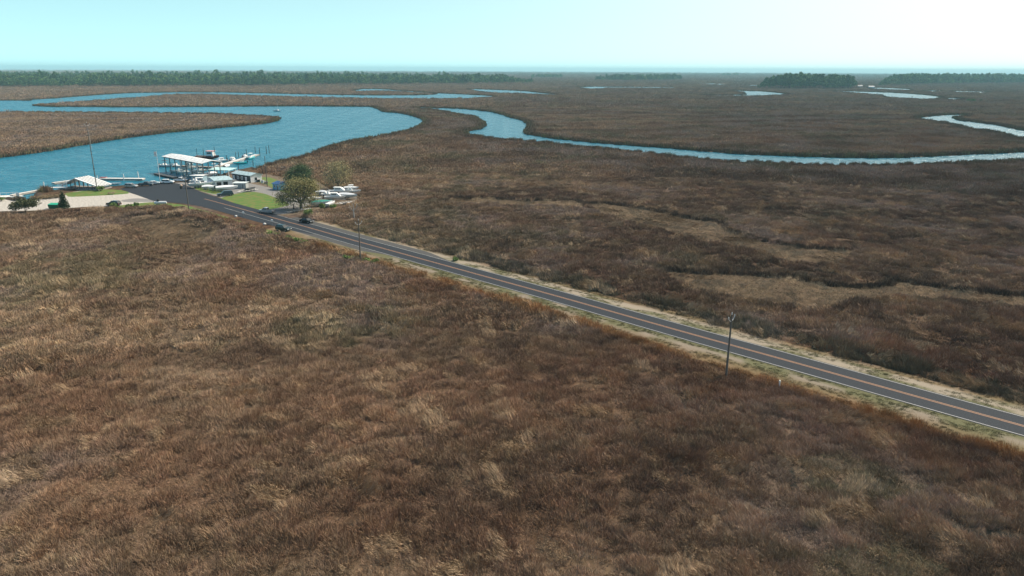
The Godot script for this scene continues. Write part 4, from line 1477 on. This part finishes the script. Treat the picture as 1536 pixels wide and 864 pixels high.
	for x in [-6.0, -2.2, 4.2]:
		var m := MB.new()
		m.tube(Vector3(x, 1.2, 0), Vector3(x, 5.6 if x < 4 else 6.6, 0), 0.16, 0.1, 8)
		part(wb, "mast", m, tar_black)
	var rail := MB.new()
	for x in 8:
		rail.tube(Vector3(-6.0 + x * 0.75, 1.6, 1.9), Vector3(-6.0 + x * 0.75, 2.4, 1.9), 0.03, 0.03, 5)
	rail.tube(Vector3(-6.0, 2.4, 1.9), Vector3(-0.7, 2.4, 1.9), 0.03, 0.03, 5)
	part(wb, "railing", rail, white)

	# sailboat out on the river
	var sb := thing("sailboat", "small white sailboat at anchor on the river bend", "sailboat", px(416, 167.2) + Vector3(0, -0.1, 0), yaw_of(Vector2(0.9, 0.4)))
	var s1 := MB.new()
	var s2 := MB.new()
	hull(s1, s2, 9.5, 3.0, 1.3)
	part(sb, "hull", s1, white_hull)
	part(sb, "deck", s2, white)
	var sc := MB.new()
	frustum(sc, [-1.5, 2.2, 1.2, 0.9], [-1.3, 1.6, 2.0, 0.75])
	part(sb, "cabin", sc, white)
	var sm := MB.new()
	sm.tube(Vector3(0.8, 1.0, 0), Vector3(0.8, 13.0, 0), 0.11, 0.07, 8)
	part(sb, "mast", sm, mat(0.6, 0.6, 0.6, 0.4, 0.5))
	var bo := MB.new()
	bo.tube(Vector3(0.8, 2.6, 0), Vector3(-3.4, 2.7, 0), 0.16, 0.14, 8)
	part(sb, "boom", bo, mat(0.05, 0.09, 0.16, 0.8))

	# buildings
	var oa := px(349, 270)
	var od := Vector2(0.80, 0.60)
	building("office_building", "long low office with charcoal front wall and pale blue metal roof", oa, od, 13.5, 5.6, 3.0, 0.8, char_blue, white, blue_roof, [["door", 1.2, 1.0, 0.0, 2.1, white], ["window", 4.2, 1.2, 0.9, 1.2, mat(0.2, 0.26, 0.28, 0.1)], ["window", 7.2, 1.2, 0.9, 1.2, mat(0.2, 0.26, 0.28, 0.1)], ["door", 10.2, 1.0, 0.0, 2.1, white], ["window", 2.6, 1.1, 0.9, 1.2, dark_glass, 1]])
	var cn := thing("canopy", "open canopy with pale blue-green roof on white posts beside the office", "canopy", px(315, 265.5), yaw_of(Vector2(0.97, 0.24)))
	var cf := MB.new()
	cf.chamfer_box(Vector3(5.0, 3.5, -2.6), Vector3(10.6, 0.18, 6.4), 0.06, Basis(Vector3.RIGHT, 0.05))
	part(cn, "roof", cf, mat(0.40, 0.60, 0.60, 0.5))
	for x in [0.1, 3.9, 9.8]:
		for z in [0.0, -5.2]:
			var p := MB.new()
			p.box(Vector3(x, 1.6, z), Vector3(0.22, 3.7, 0.22))
			part(cn, "post", p, white)
	for q in [[2.0, -3.2, 1.1], [5.4, -3.6, 1.4], [7.6, -2.6, 0.9]]:
		var cx: Vector3 = cn.transform * Vector3(q[0], 0, q[1])
		var cr := thing("storage_crate", "wooden gear crate under the blue-green canopy", "crate", cx, 0.6 + q[0], "crates under the canopy")
		var m := MB.new()
		m.chamfer_box(Vector3(0, 0.5 * q[2], 0), Vector3(1.4, q[2], 1.0), 0.04)
		part(cr, "box", m, mat(0.23, 0.17, 0.12, 0.9))
		var m2 := MB.new()
		m2.chamfer_box(Vector3(0, q[2] + 0.05, 0), Vector3(1.5, 0.1, 1.1), 0.03)
		part(cr, "lid", m2, mat(0.12, 0.11, 0.1, 0.8))
	var gd := Vector2(0.82, -0.57)
	building("garage", "low white garage with pale blue roof and two dark bays", px(323, 281), gd, 7.0, 13.0, 2.6, 0.5, white, white, blue_roof, [["garage_bay", 1.6, 1.8, 0.0, 2.0, dark_glass], ["garage_bay", 4.2, 1.8, 0.0, 2.0, dark_glass]])
	building("storage_shed", "small grey corrugated shed with flat pale top", px(351, 283), along(px(351, 283), px(368, 283)), 4.8, 3.6, 2.2, 0.12, mat(0.30, 0.32, 0.32, 0.7), mat(0.30, 0.32, 0.32, 0.7), mat(0.5, 0.55, 0.56, 0.6), [["door", 3.6, 0.9, 0.0, 1.9, mat(0.2, 0.22, 0.22, 0.6)]])
	building("bait_house", "little blue-grey bait house with white flat roof by the boat shed", px(287, 273), along(px(287, 273), px(305, 273.5)), 5.4, 3.6, 2.7, 0.15, mat(0.24, 0.36, 0.42, 0.7), mat(0.24, 0.36, 0.42, 0.7), white, [["window", 1.6, 1.4, 1.0, 1.0, dark_glass], ["door", 4.2, 0.9, 0.0, 2.0, mat(0.1, 0.14, 0.17, 0.6)]])
	building("blue_shed", "light blue shed with dark blue roof between lawn and oaks", px(409.5, 284), along(px(410, 283), px(422, 285)), 4.4, 5.0, 2.4, 0.7, mat(0.16, 0.36, 0.48, 0.7), mat(0.16, 0.36, 0.48, 0.7), mat(0.03, 0.10, 0.24, 0.6), [["window", 1.4, 0.8, 1.1, 0.7, dark_glass], ["door", 3.3, 0.9, 0.0, 1.9, mat(0.05, 0.1, 0.16, 0.6)]])

	# gabled shelter at the landing: its gable end faces the lot
	var ga := px(90, 284)
	var gb := px(148, 286)
	var gt := along(ga, gb)
	var sh := thing("shelter", "white gabled open shelter with dark-ribbed roof beside the tall pole", "shelter", ga, yaw_of(gt), "marina buildings")
	var gl := ga.distance_to(gb)
	for s in [0, 1]:
		var e := Vector3(0 if s == 0 else gl, 1.3, 0)
		var t := Vector3(gl * 0.42, 4.4, 0)
		var back := Vector3(0, 0, -8.0)
		var rf := MB.new()
		var th := Vector3(0, 0.3, 0)
		if s == 0:
			rf.quad(e + th, t + th, t + back + th, e + back + th)
			rf.quad(t, e, e + back, t + back)
			rf.quad(e, t, t + th, e + th)
		else:
			rf.quad(t + th, e + th, e + back + th, t + back + th)
			rf.quad(e, t, t + back, e + back)
			rf.quad(t, e, e + th, t + th)
		part(sh, "roof_slope", rf, white)
		for i in 6:
			if s == 1 and i > 0:
				var rb := MB.new()
				rb.tube(e + back * (i / 6.0) + th * 1.15, t + back * (i / 6.0) + th * 1.15, 0.09, 0.09, 5)
				part(sh, "roof_rib", rb, mat(0.08, 0.09, 0.1, 0.7))
	for i in 9:
		var f := (i + 0.5) / 9.0
		var top := lerpf(1.3, 4.4, f / 0.42) if f < 0.42 else lerpf(4.4, 1.3, (f - 0.42) / 0.58)
		for z in [-0.4, -7.6]:
			var p := MB.new()
			p.box(Vector3(gl * f, top * 0.5 - 0.1, z), Vector3(0.24, top + 0.1, 0.24))
			part(sh, "post", p, steel)
	var fl := MB.new()
	fl.box(Vector3(gl * 0.5, 0.2, -4.0), Vector3(gl, 0.4, 8.0))
	part(sh, "floor", fl, mat(0.25, 0.22, 0.2, 0.9))
	# landing platform and ramp on the bank
	var pl := thing("landing_platform", "white landing platform on posts at the marsh bank", "platform", px(64, 287), yaw_of(along(px(64, 287), px(92, 286))))
	var pm := MB.new()
	pm.box(Vector3(4.2, 1.2, -0.8), Vector3(8.6, 0.25, 2.2))
	part(pl, "platform_deck", pm, white)
	for x in [0.4, 3.0, 5.6, 8.2]:
		for z in [0.1, -1.7]:
			var p := MB.new()
			p.box(Vector3(x, 0.5, z), Vector3(0.2, 1.6, 0.2))
			part(pl, "leg", p, mat(0.45, 0.44, 0.42, 0.8))
	for x in [0.3, 8.3]:
		var p := MB.new()
		p.box(Vector3(x, 2.3, -1.7), Vector3(0.3, 2.4, 0.3))
		part(pl, "post", p, white)
	var rl := MB.new()
	for y in [1.8, 2.3]:
		rl.box(Vector3(6.6, y, -1.7), Vector3(3.2, 0.12, 0.08))
	part(pl, "railing", rl, white)
	var rp := thing("boat_ramp", "white concrete boat ramp with grey rail sloping into the river", "boat ramp", px(-30, 302), yaw_of(along(px(-30, 302), px(17, 297))))
	var rm := MB.new()
	rm.extrude([Vector2(0, -0.1), Vector2(14.0, -0.1), Vector2(14.0, 0.25), Vector2(0, 1.3)], Vector3(0, 0, -2.0), 2.0)
	part(rp, "slab", rm, mat(0.62, 0.62, 0.6, 0.85))
	var rg := MB.new()
	for i in 8:
		rg.tube(Vector3(i * 1.9, 0.9 - i * 0.12, -3.9), Vector3(i * 1.9, 2.2 - i * 0.12, -3.9), 0.05, 0.05, 6)
	rg.tube(Vector3(0, 2.2, -3.9), Vector3(13.3, 1.36, -3.9), 0.05, 0.05, 6)
	part(rp, "hand_rail", rg, mat(0.5, 0.52, 0.53, 0.5, 0.4))
	var sg := thing("notice_board", "white notice board on a post by the boat ramp", "sign", px(28, 299.5), 0.3)
	var sp := MB.new()
	sp.box(Vector3(0, 0.6, 0), Vector3(0.14, 1.3, 0.14))
	part(sg, "post", sp, plank)
	var sq := MB.new()
	sq.box(Vector3(0, 1.8, 0.1), Vector3(1.0, 1.5, 0.08))
	part(sg, "board", sq, white)

	# vehicles
	var silver := mat(0.42, 0.44, 0.46, 0.3, 0.5)
	var black := mat(0.012, 0.013, 0.016, 0.22)
	var slate := mat(0.045, 0.065, 0.085, 0.3)
	var teal := mat(0.010, 0.030, 0.036, 0.25)
	car("parked_car", "silver car parked at the lot's edge by the white skiff", "suv", silver, px(197, 281.4), Vector2(1, 0.06))
	car("pickup_truck", "slate-blue pickup parked by the white walkway dock", "pickup", slate, px(219, 278.8), Vector2(1, -0.15))
	car("parked_car", "white sedan parked beside the slate-blue pickup", "sedan", mat(0.72, 0.73, 0.73, 0.3), px(231, 276.6), Vector2(0.95, -0.4))
	car("parked_car", "white car parked right at the foot of the flagpole", "suv", mat(0.74, 0.76, 0.77, 0.3), px(252, 275.2), Vector2(1, -0.1))
	car("pickup_truck", "white pickup parked before the floating dock", "pickup", mat(0.70, 0.72, 0.74, 0.3), px(271, 272.4), Vector2(1, 0.05))
	car("van", "large slate-grey van nosing out beside the lawn", "van", slate, px(338, 294), Vector2(-5.5, 3.2).normalized())
	car("pickup_truck", "silver pickup leaving the lawn for the road", "pickup", silver, px(400, 319.5), Vector2(-0.97, -0.26))
	car("moving_car", "black sedan on the paved shoulder beyond the lanes", "sedan", black, px(460.5, 334), Vector2(0.86, 0.5))
	car("moving_car", "dark teal car on the near shoulder by the green roadside shrubs", "suv", teal, px(425.5, 346), Vector2(0.9, 0.45))
	car("parked_car", "black car half hidden by the green shrub on the sandy lot", "suv", black, px(171, 308.5), Vector2(-0.98, -0.15))

	# boats on trailers in the yard
	var yd := along(px(284, 281.5), px(322, 280.5))
	boat("largest white boat with hard top on the grass by the lot", px(303, 281.6) + Vector3(0, 0.75, 0), yd, 9.6, white_hull, ["console", "ttop"], "boats in the yard")
	trailer("trailer under the largest white boat by the lot", px(303, 281.6), yd, 9.4)
	for q in [[313, 284.4, 5.0, "cover", "small white covered skiff before the largest boat"], [328, 285.6, 7.2, "bare", "low white open hull between the largest boat and the van"], [341, 287.0, 8.4, "cover", "long white covered boat behind the slate-grey van"]]:
		boat(q[4], px(q[0], q[1]) + Vector3(0, 0.72, 0), along(px(q[0], q[1]), px(q[0] + 12, q[1] - 0.6)), q[2], white_hull, [q[3]], "boats in the yard")
		trailer("trailer under the " + q[4], px(q[0], q[1]), along(px(q[0], q[1]), px(q[0] + 12, q[1] - 0.6)), q[2])
	var td := along(px(356, 289.5), px(385, 285.5))
	trailer("grey boat trailer on the lawn carrying a dark skiff", px(371, 287.6), -td, 8.8)
	boat("dark skiff loaded on the trailer on the lawn", px(376, 287.0) + Vector3(0, 0.75, 0), td, 4.6, mat(0.06, 0.065, 0.07, 0.5), ["bare"], "boats in the yard")
	trailer("long empty boat trailer under the big olive oak", px(449, 317), along(px(430, 320), px(468, 314)), 10.0)
	trailer("empty trailer at the marsh edge of the boat yard", px(520, 305.5), along(px(507, 308), px(535, 303)), 8.0)
	for q in [[483, 309.5, 7.6, "greencover", 1.0, -0.35, "white boat with green cover before the oaks"], [497, 310, 6.0, "bare", 0.25, -1.0, "white hull standing bow-on beside the green-covered boat"], [503, 301, 7.6, "cruiser", 1.0, -0.1, "white cabin boat raised on a trailer below the sparse tree"], [523, 298.5, 7.8, "cover", 1.0, 0.45, "grey-white covered boat at the yard's marsh corner"], [509, 292.5, 8.4, "cruiser", 1.0, 0.05, "tall white cabin cruiser at the foot of the sparse tree"], [529, 291.5, 6.4, "ttop", 1.0, -0.1, "white boat with hard top behind the yard's covered boat"], [484, 293, 5.2, "cover", 1.0, 0.1, "small white boat half hidden by the big olive oak"]]:
		var dd := Vector2(q[4], q[5]).normalized()
		boat(q[6], px(q[0], q[1]) + Vector3(0, 0.75, 0), dd, q[2], white_hull if q[2] != 7.8 else mat(0.5, 0.55, 0.57, 0.5), [q[3]], "boats in the yard")
		trailer("trailer under the " + q[6], px(q[0], q[1]), dd, q[2])

	for e in [[545 - 18, 287, 6.0, "cover", 1.0, 0.0, "white covered boat farthest into the marsh side of the yard"], [495, 297, 6.6, "console", 1.0, 0.2, "white open boat squeezed between the two cabin boats"], [472, 303, 5.4, "cover", 1.0, -0.2, "white covered boat behind the green-covered one"], [296, 276.5, 6.4, "console", 1.0, 0.2, "white open boat parked before the bait house"], [318, 278.5, 6.0, "cover", 1.0, -0.1, "pale covered boat against the garage side"]]:
		var d3 := Vector2(e[4], e[5]).normalized()
		boat(e[6], px(e[0], e[1]) + Vector3(0, 0.75, 0), d3, e[2], white_hull, [e[3]], "boats in the yard")
		trailer("trailer under the " + e[6], px(e[0], e[1]), d3, e[2])
	for e in [[322, 254.5, 6.5, "ttop", "white boat with hard top tied at the shed's landward corner"], [341, 250.5, 6.0, "cover", "white covered boat tied near the root of the long dock"], [349, 241.5, 6.8, "cruiser", "white cabin boat tied halfway along the long dock"], [368, 235.5, 6.2, "console", "white open boat on the upstream side of the long dock"], [286, 246.5, 7.0, "cruiser", "white cabin boat moored on the shed's open river side"], [300, 243.0, 6.5, "console", "small white open boat near the work boat's stern"]]:
		boat(e[4], px(e[0], e[1]) - Vector3(0, 0.1, 0), along(px(e[0], e[1]), px(e[0] + 8, e[1] - 2.2)), e[2], white_hull, [e[3]])
	dock("narrow white gangway along the bank below the gabled shelter", px(18, 296), px(62, 288), 1.6, 0.9, mat(0.6, 0.6, 0.58, 0.8), plank)
	dock("slim finger pier behind the gabled shelter", px(80, 277.5), px(124, 271.5), 2.0, 0.9, mat(0.55, 0.55, 0.53, 0.8), plank)
	for e in [[352, 274, "grey"], [356, 276, "blue"], [340, 273.5, "rusty"], [388, 273, "black"], [394, 274.5, "white"], [399, 276, "tan"]]:
		var bx := thing("gear_bin", "%s gear bin standing in the open beside the office" % e[2], "bin", px(e[0], e[1]), 0.4 + e[0])
		var g1 := MB.new()
		g1.chamfer_box(Vector3(0, 0.55, 0), Vector3(1.5, 1.1, 1.1), 0.08)
		var col: Color = {"grey": Color(0.3, 0.31, 0.31), "blue": Color(0.05, 0.14, 0.26), "rusty": Color(0.22, 0.1, 0.05), "black": Color(0.02, 0.02, 0.02), "white": Color(0.6, 0.6, 0.6), "tan": Color(0.35, 0.28, 0.2)}[e[2]]
		part(bx, "box", g1, mat(col.r, col.g, col.b, 0.7))
		var g2 := MB.new()
		g2.chamfer_box(Vector3(0, 1.14, 0), Vector3(1.6, 0.1, 1.2), 0.03)
		part(bx, "lid", g2, mat(0.25, 0.25, 0.25, 0.6))

	# poles
	utility_pole("utility pole on the near verge beside the white marker post", px(1089, 566), 10.6, u)
	utility_pole("utility pole beside the roadside shrubs where the paved shoulder ends", px(541, 392), 10.6, u)
	utility_pole("utility pole at the lot's lower edge near the white tank", px(283, 313), 11.8, u)
	utility_pole("slender pole between the office and the blue shed", px(401, 280), 12.5, u, false)
	var tp := utility_pole("very tall dark pole with floodlight beside the gabled shelter", px(146, 286.5), 26.5, u)
	var fa := MB.new()
	fa.tube(Vector3(0, 8.2, 0), Vector3(1.0, 8.9, 0.3), 0.06, 0.05, 6)
	var fo := part(tp, "lamp_arm", fa, steel)
	var fh := MB.new()
	fh.chamfer_box(Vector3(1.15, 8.9, 0.33), Vector3(0.6, 0.35, 0.4), 0.08)
	part(fo, "lamp_head", fh, tar_black)
	var gw := MB.new()
	gw.tube(Vector3(0, 25.0, 0), Vector3(3.4, 16.5, 0.5), 0.03, 0.03, 5)
	part(tp, "cable", gw, mat(0.4, 0.4, 0.4, 0.5))
	var fp := thing("flagpole", "white flagpole with small pale flag at the lot's river edge", "flagpole", px(240.5, 274.5))
	var f1 := MB.new()
	f1.tube(Vector3(0, -0.2, 0), Vector3(0, 13.4, 0), 0.13, 0.08, 10)
	part(fp, "pole", f1, white)
	var f2 := MB.new()
	f2.tube(Vector3(0, 13.4, 0), Vector3(0, 13.6, 0), 0.12, 0.05, 8)
	part(fp, "finial", f2, mat(0.7, 0.6, 0.3, 0.3, 0.7))
	for i in 2:
		var f3 := MB.new()
		var nsub := 6
		for j in nsub:
			var x0 := -0.1 - 0.9 * j / nsub
			var x1 := -0.1 - 0.9 * (j + 1) / nsub
			var z0 := sin(j * 1.3) * 0.12
			var z1 := sin((j + 1) * 1.3) * 0.12
			var yt := 13.2 - i * 1.0
			f3.quad(Vector3(x1, yt - 1.0, z1), Vector3(x0, yt - 1.0, z0), Vector3(x0, yt, z0), Vector3(x1, yt, z1))
		part(fp, "flag", f3, white if i == 1 else mat(0.72, 0.62, 0.6, 0.8))
	var mk := thing("marker_post", "short white marker post with cap on the near verge", "post", px(1168.5, 583))
	var m1 := MB.new()
	m1.tube(Vector3(0, -0.2, 0), Vector3(0, 1.15, 0), 0.11, 0.11, 10)
	part(mk, "post", m1, white)
	var m3 := MB.new()
	m3.tube(Vector3(0, 1.15, 0), Vector3(0, 1.4, 0), 0.17, 0.12, 10)
	part(mk, "cap", m3, mat(0.66, 0.66, 0.6, 0.5))

	# small yard things
	var du := thing("dumpster", "green metal dumpster on the sandy lot beside the cone-shaped cedar", "dumpster", px(82.5, 313), yaw_of(Vector2(1, 0.02)))
	var d1 := MB.new()
	d1.extrude([Vector2(-1.5, 0.15), Vector2(1.5, 0.15), Vector2(1.75, 1.5), Vector2(-1.75, 1.5)], Vector3(0, 0, 0), 1.0)
	part(du, "bin", d1, mat(0.0, 0.13, 0.06, 0.5))
	var d2 := MB.new()
	d2.box(Vector3(0, 1.68, 0), Vector3(3.5, 0.1, 2.1), Basis(Vector3.RIGHT, 0.14))
	part(du, "lid", d2, mat(0.01, 0.33, 0.19, 0.45))
	for x in [-1.75, 1.75]:
		var d3 := MB.new()
		d3.box(Vector3(x, 1.1, 0), Vector3(0.14, 0.25, 1.6))
		part(du, "lift_sleeve", d3, mat(0.4, 0.42, 0.42, 0.5))
	var tk := thing("storage_tank", "white tank on short legs on the grass below the lot", "tank", px(241, 307.5), 0.1)
	var t1 := MB.new()
	t1.tube(Vector3(-1.9, 0.85, 0), Vector3(1.9, 0.85, 0), 0.55, 0.55, 12)
	t1.tube(Vector3(1.9, 0.85, 0), Vector3(2.15, 0.85, 0), 0.55, 0.25, 12)
	t1.tube(Vector3(-1.9, 0.85, 0), Vector3(-2.15, 0.85, 0), 0.55, 0.25, 12)
	part(tk, "drum", t1, white)
	for x in [-1.2, 1.2]:
		var t2 := MB.new()
		t2.box(Vector3(x, 0.2, 0), Vector3(0.3, 0.5, 0.9))
		part(tk, "leg", t2, steel)
	var t3 := MB.new()
	t3.chamfer_box(Vector3(-0.7, 1.7, 0), Vector3(0.7, 0.7, 0.5), 0.1)
	part(tk, "pump_box", t3, tar_black)
	var pt := thing("picnic_table", "brown picnic table on the grass strip by the tall pole", "table", px(167, 291.5), 0.2)
	var p1 := MB.new()
	for z in [-0.3, 0.0, 0.3]:
		p1.box(Vector3(0, 0.76, z), Vector3(2.4, 0.05, 0.27))
	part(pt, "table_top", p1, mat(0.2, 0.13, 0.09, 0.9))
	for z in [-0.85, 0.85]:
		var p2 := MB.new()
		p2.box(Vector3(0, 0.45, z), Vector3(2.4, 0.05, 0.28))
		part(pt, "bench_seat", p2, mat(0.2, 0.13, 0.09, 0.9))
	for x in [-0.9, 0.9]:
		var p3 := MB.new()
		p3.box(Vector3(x, 0.4, 0), Vector3(0.1, 0.06, 1.8))
		p3.tube(Vector3(x, 0, -0.8), Vector3(x, 0.74, -0.25), 0.06, 0.06, 5)
		p3.tube(Vector3(x, 0, 0.8), Vector3(x, 0.74, 0.25), 0.06, 0.06, 5)
		part(pt, "trestle", p3, mat(0.17, 0.11, 0.08, 0.9))
	var bn := thing("trash_barrel", "black trash barrel with pale orange lid on the asphalt", "barrel", px(272, 283.2))
	var b1 := MB.new()
	b1.tube(Vector3(0, 0, 0), Vector3(0, 1.2, 0), 0.45, 0.52, 12)
	part(bn, "drum", b1, tar_black)
	var b2 := MB.new()
	b2.tube(Vector3(0, 1.2, 0), Vector3(0, 1.75, 0), 0.58, 0.35, 12)
	part(bn, "lid", b2, mat(0.72, 0.5, 0.36, 0.6))
	var wp := thing("wooden_post", "dark wooden post at the drive's mouth beside the big oak's shade", "post", px(441, 315))
	var w1 := MB.new()
	w1.box(Vector3(0, 0.85, 0), Vector3(0.32, 1.9, 0.32))
	part(wp, "shaft", w1, mat(0.035, 0.03, 0.03, 0.9))
	var w2 := MB.new()
	w2.box(Vector3(0, 1.9, 0), Vector3(0.42, 0.2, 0.42))
	part(wp, "cap", w2, mat(0.06, 0.05, 0.05, 0.9))
	for q in [[365.5, 324.5, "white mailbox on a post at the road's near edge"], [408.5, 336.5, "white mailbox on a leaning post just before the teal car"]]:
		var mb := thing("mailbox", q[2], "mailbox", px(q[0], q[1]), 0.6)
		var x1 := MB.new()
		x1.box(Vector3(0, 0.5, 0), Vector3(0.1, 1.2, 0.1))
		part(mb, "post", x1, plank)
		var x2 := MB.new()
		x2.chamfer_box(Vector3(0, 1.3, 0), Vector3(0.5, 0.5, 0.9), 0.15)
		part(mb, "box", x2, white)
	for q in [[354, 325.5, "pale boulder beside the first white mailbox"], [397, 337.2, "pale boulder between the mailboxes and the teal car"]]:
		var bl := thing("boulder", q[2], "boulder", px(q[0], q[1]))
		var bm := MB.new()
		var ro := RandomNumberGenerator.new()
		ro.seed = int(q[0])
		var ring := []
		for j in 5:
			var row := []
			for k in 8:
				var th := PI * j / 4.0
				var rad := 0.5 * ro.randf_range(0.8, 1.15)
				row.append(Vector3(sin(th) * cos(TAU * k / 8) * rad, 0.3 + cos(th) * 0.35, sin(th) * sin(TAU * k / 8) * rad))
			ring.append(row)
		for j in 4:
			for k in 8:
				bm.quad(ring[j][k], ring[j][(k + 1) % 8], ring[j + 1][(k + 1) % 8], ring[j + 1][k])
		part(bl, "stone", bm, mat(0.55, 0.54, 0.52, 0.9))

	# trees and shrubs of the marina
	broad_tree("big olive-leaved oak at the drive's mouth", px(452, 314), 11.2, 18.0, Color(0.255, 0.235, 0.11), 48, Color(0.11, 0.09, 0.075), 401, 1.9)
	broad_tree("dark green round oak behind the blue shed", px(451, 281), 9.6, 13.0, Color(0.085, 0.125, 0.065), 40, Color(0.08, 0.065, 0.055), 402, 1.5)
	broad_tree("sparse tan tree in thin leaf behind the yard boats", px(508, 284), 11.6, 15.5, Color(0.32, 0.285, 0.155), 19, Color(0.15, 0.13, 0.11), 403, 1.9)
	var dt := thing("dead_tree", "bare white dead tree at the marsh edge below the yard", "tree", px(531.5, 328))
	var dr := RandomNumberGenerator.new()
	dr.seed = 77
	var dm := MB.new()
	dm.tube(Vector3(0, -0.2, 0), Vector3(-0.1, 2.6, 0), 0.2, 0.15, 7, false)
	var dts := []
	grow(dm, dts, dr, Vector3(-0.1, 2.6, 0), Vector3(0.75, 0.8, 0.1).normalized(), 1.7, 0.13, 1)
	grow(dm, dts, dr, Vector3(-0.1, 2.5, 0), Vector3(-0.75, 0.7, 0.2).normalized(), 1.5, 0.12, 1)
	grow(dm, dts, dr, Vector3(-0.1, 2.6, 0), Vector3(0.05, 1, -0.1).normalized(), 1.9, 0.12, 1)
	part(dt, "trunk", dm, mat(0.40, 0.375, 0.35, 0.9))
	bush("cedar_bush", "wide dark juniper bush at the corner of the sandy lot", px(38, 318.5), 9.5, 5.2, Color(0.085, 0.095, 0.045), 2600, "", false, 0.22)
	bush("cedar_bush", "cone-shaped dark green cedar next to the dumpster", px(96.5, 314), 4.2, 6.6, Color(0.035, 0.055, 0.025), 2600, "", true, 0.17)
	for q in [[484, 314, 2.6, 2.4, "green shrub growing before the green-covered boat"], [500, 313, 2.6, 2.0, "green shrub growing before the bow-on white hull"], [464, 325, 3.6, 3.0, "yellow-green shrub behind the black sedan"], [2, 302, 3.2, 2.0, "small green shrub on the boat ramp's shoulder"], [171, 311.5, 3.2, 2.2, "green shrub in front of the black parked car"], [193, 312, 2.4, 1.6, "low green shrub along the sandy lot's marsh edge"], [205, 310, 1.8, 1.9, "thin upright green shrub on the grass below the lot"], [151, 286.5, 3.0, 2.4, "dark green shrub at the foot of the tall pole"], [684, 391, 1.6, 1.1, "single bright green shrub where the far shoulder ends"]]:
		bush("shrub", q[4], px(q[0], q[1]), q[2], q[3], Color(0.15, 0.21, 0.07), 700)
	for q in [[405, 352], [418, 354], [432, 358], [447, 362], [455, 366], [520, 389], [549, 392], [562, 395]]:
		bush("shrub", "low bright green shrub in the roadside row between shoulder and marsh", px(q[0], q[1]), rng.randf_range(2.0, 3.4), rng.randf_range(0.9, 1.5), Color(0.16, 0.22, 0.07), 520, "green shrubs in the roadside row")
	for q in [[25, 300.5, 4.2, 1.8], [33, 300.8, 3.4, 1.6]]:
		bush("shrub", "grey-brown shrub at the river's edge beside the notice board", px(q[0], q[1]), q[2], q[3], Color(0.13, 0.11, 0.075), 700, "shrubs beside the notice board")
	for q in [[70, 298, 8.0, 1.5], [84, 297, 7.0, 1.6], [60, 297.5, 6.0, 1.3]]:
		bush("shrub", "low tan brush covering the bank below the landing platform", px(q[0], q[1]), q[2], q[3], Color(0.24, 0.18, 0.11), 1100, "brush below the landing platform")
	for q in [[248, 327, 6.5, 1.5], [284, 333, 5.0, 1.4], [300, 339, 5.5, 1.7], [316, 347, 4.5, 1.6], [353, 364, 5.0, 1.9], [379, 365, 3.6, 1.0], [407, 367, 3.0, 1.0], [270, 315, 4.5, 1.3], [225, 314, 5.0, 1.2], [330, 335, 4.5, 1.4], [362, 344, 4.5, 1.3], [297, 322, 4.5, 1.3], [210, 315, 3.5, 1.2], [428, 367, 3.5, 1.2]]:
		bush("dry_shrub", "grey-brown bare shrub mound in the marsh below the lot", px(q[0], q[1]), q[2], q[3], Color(0.20, 0.15, 0.105), 800, "bare shrub mounds below the lot")

	# the white houses beyond the pine island
	for q in [[1291, 131.4, 12.0, "small white house at the wood's edge past the pine island"], [1307, 132.6, 15.0, "low white house by the thin pool past the pine island"]]:
		building("house", q[3], px(q[0] - 4, q[1]), Vector2(1, 0.2).normalized(), q[2], 9.0, 4.5, 2.6, white, white, mat(0.55, 0.5, 0.48, 0.7), [["door", 3.0, 1.2, 0.0, 2.3, steel], ["window", 6.5, 1.4, 1.2, 1.4, dark_glass]])
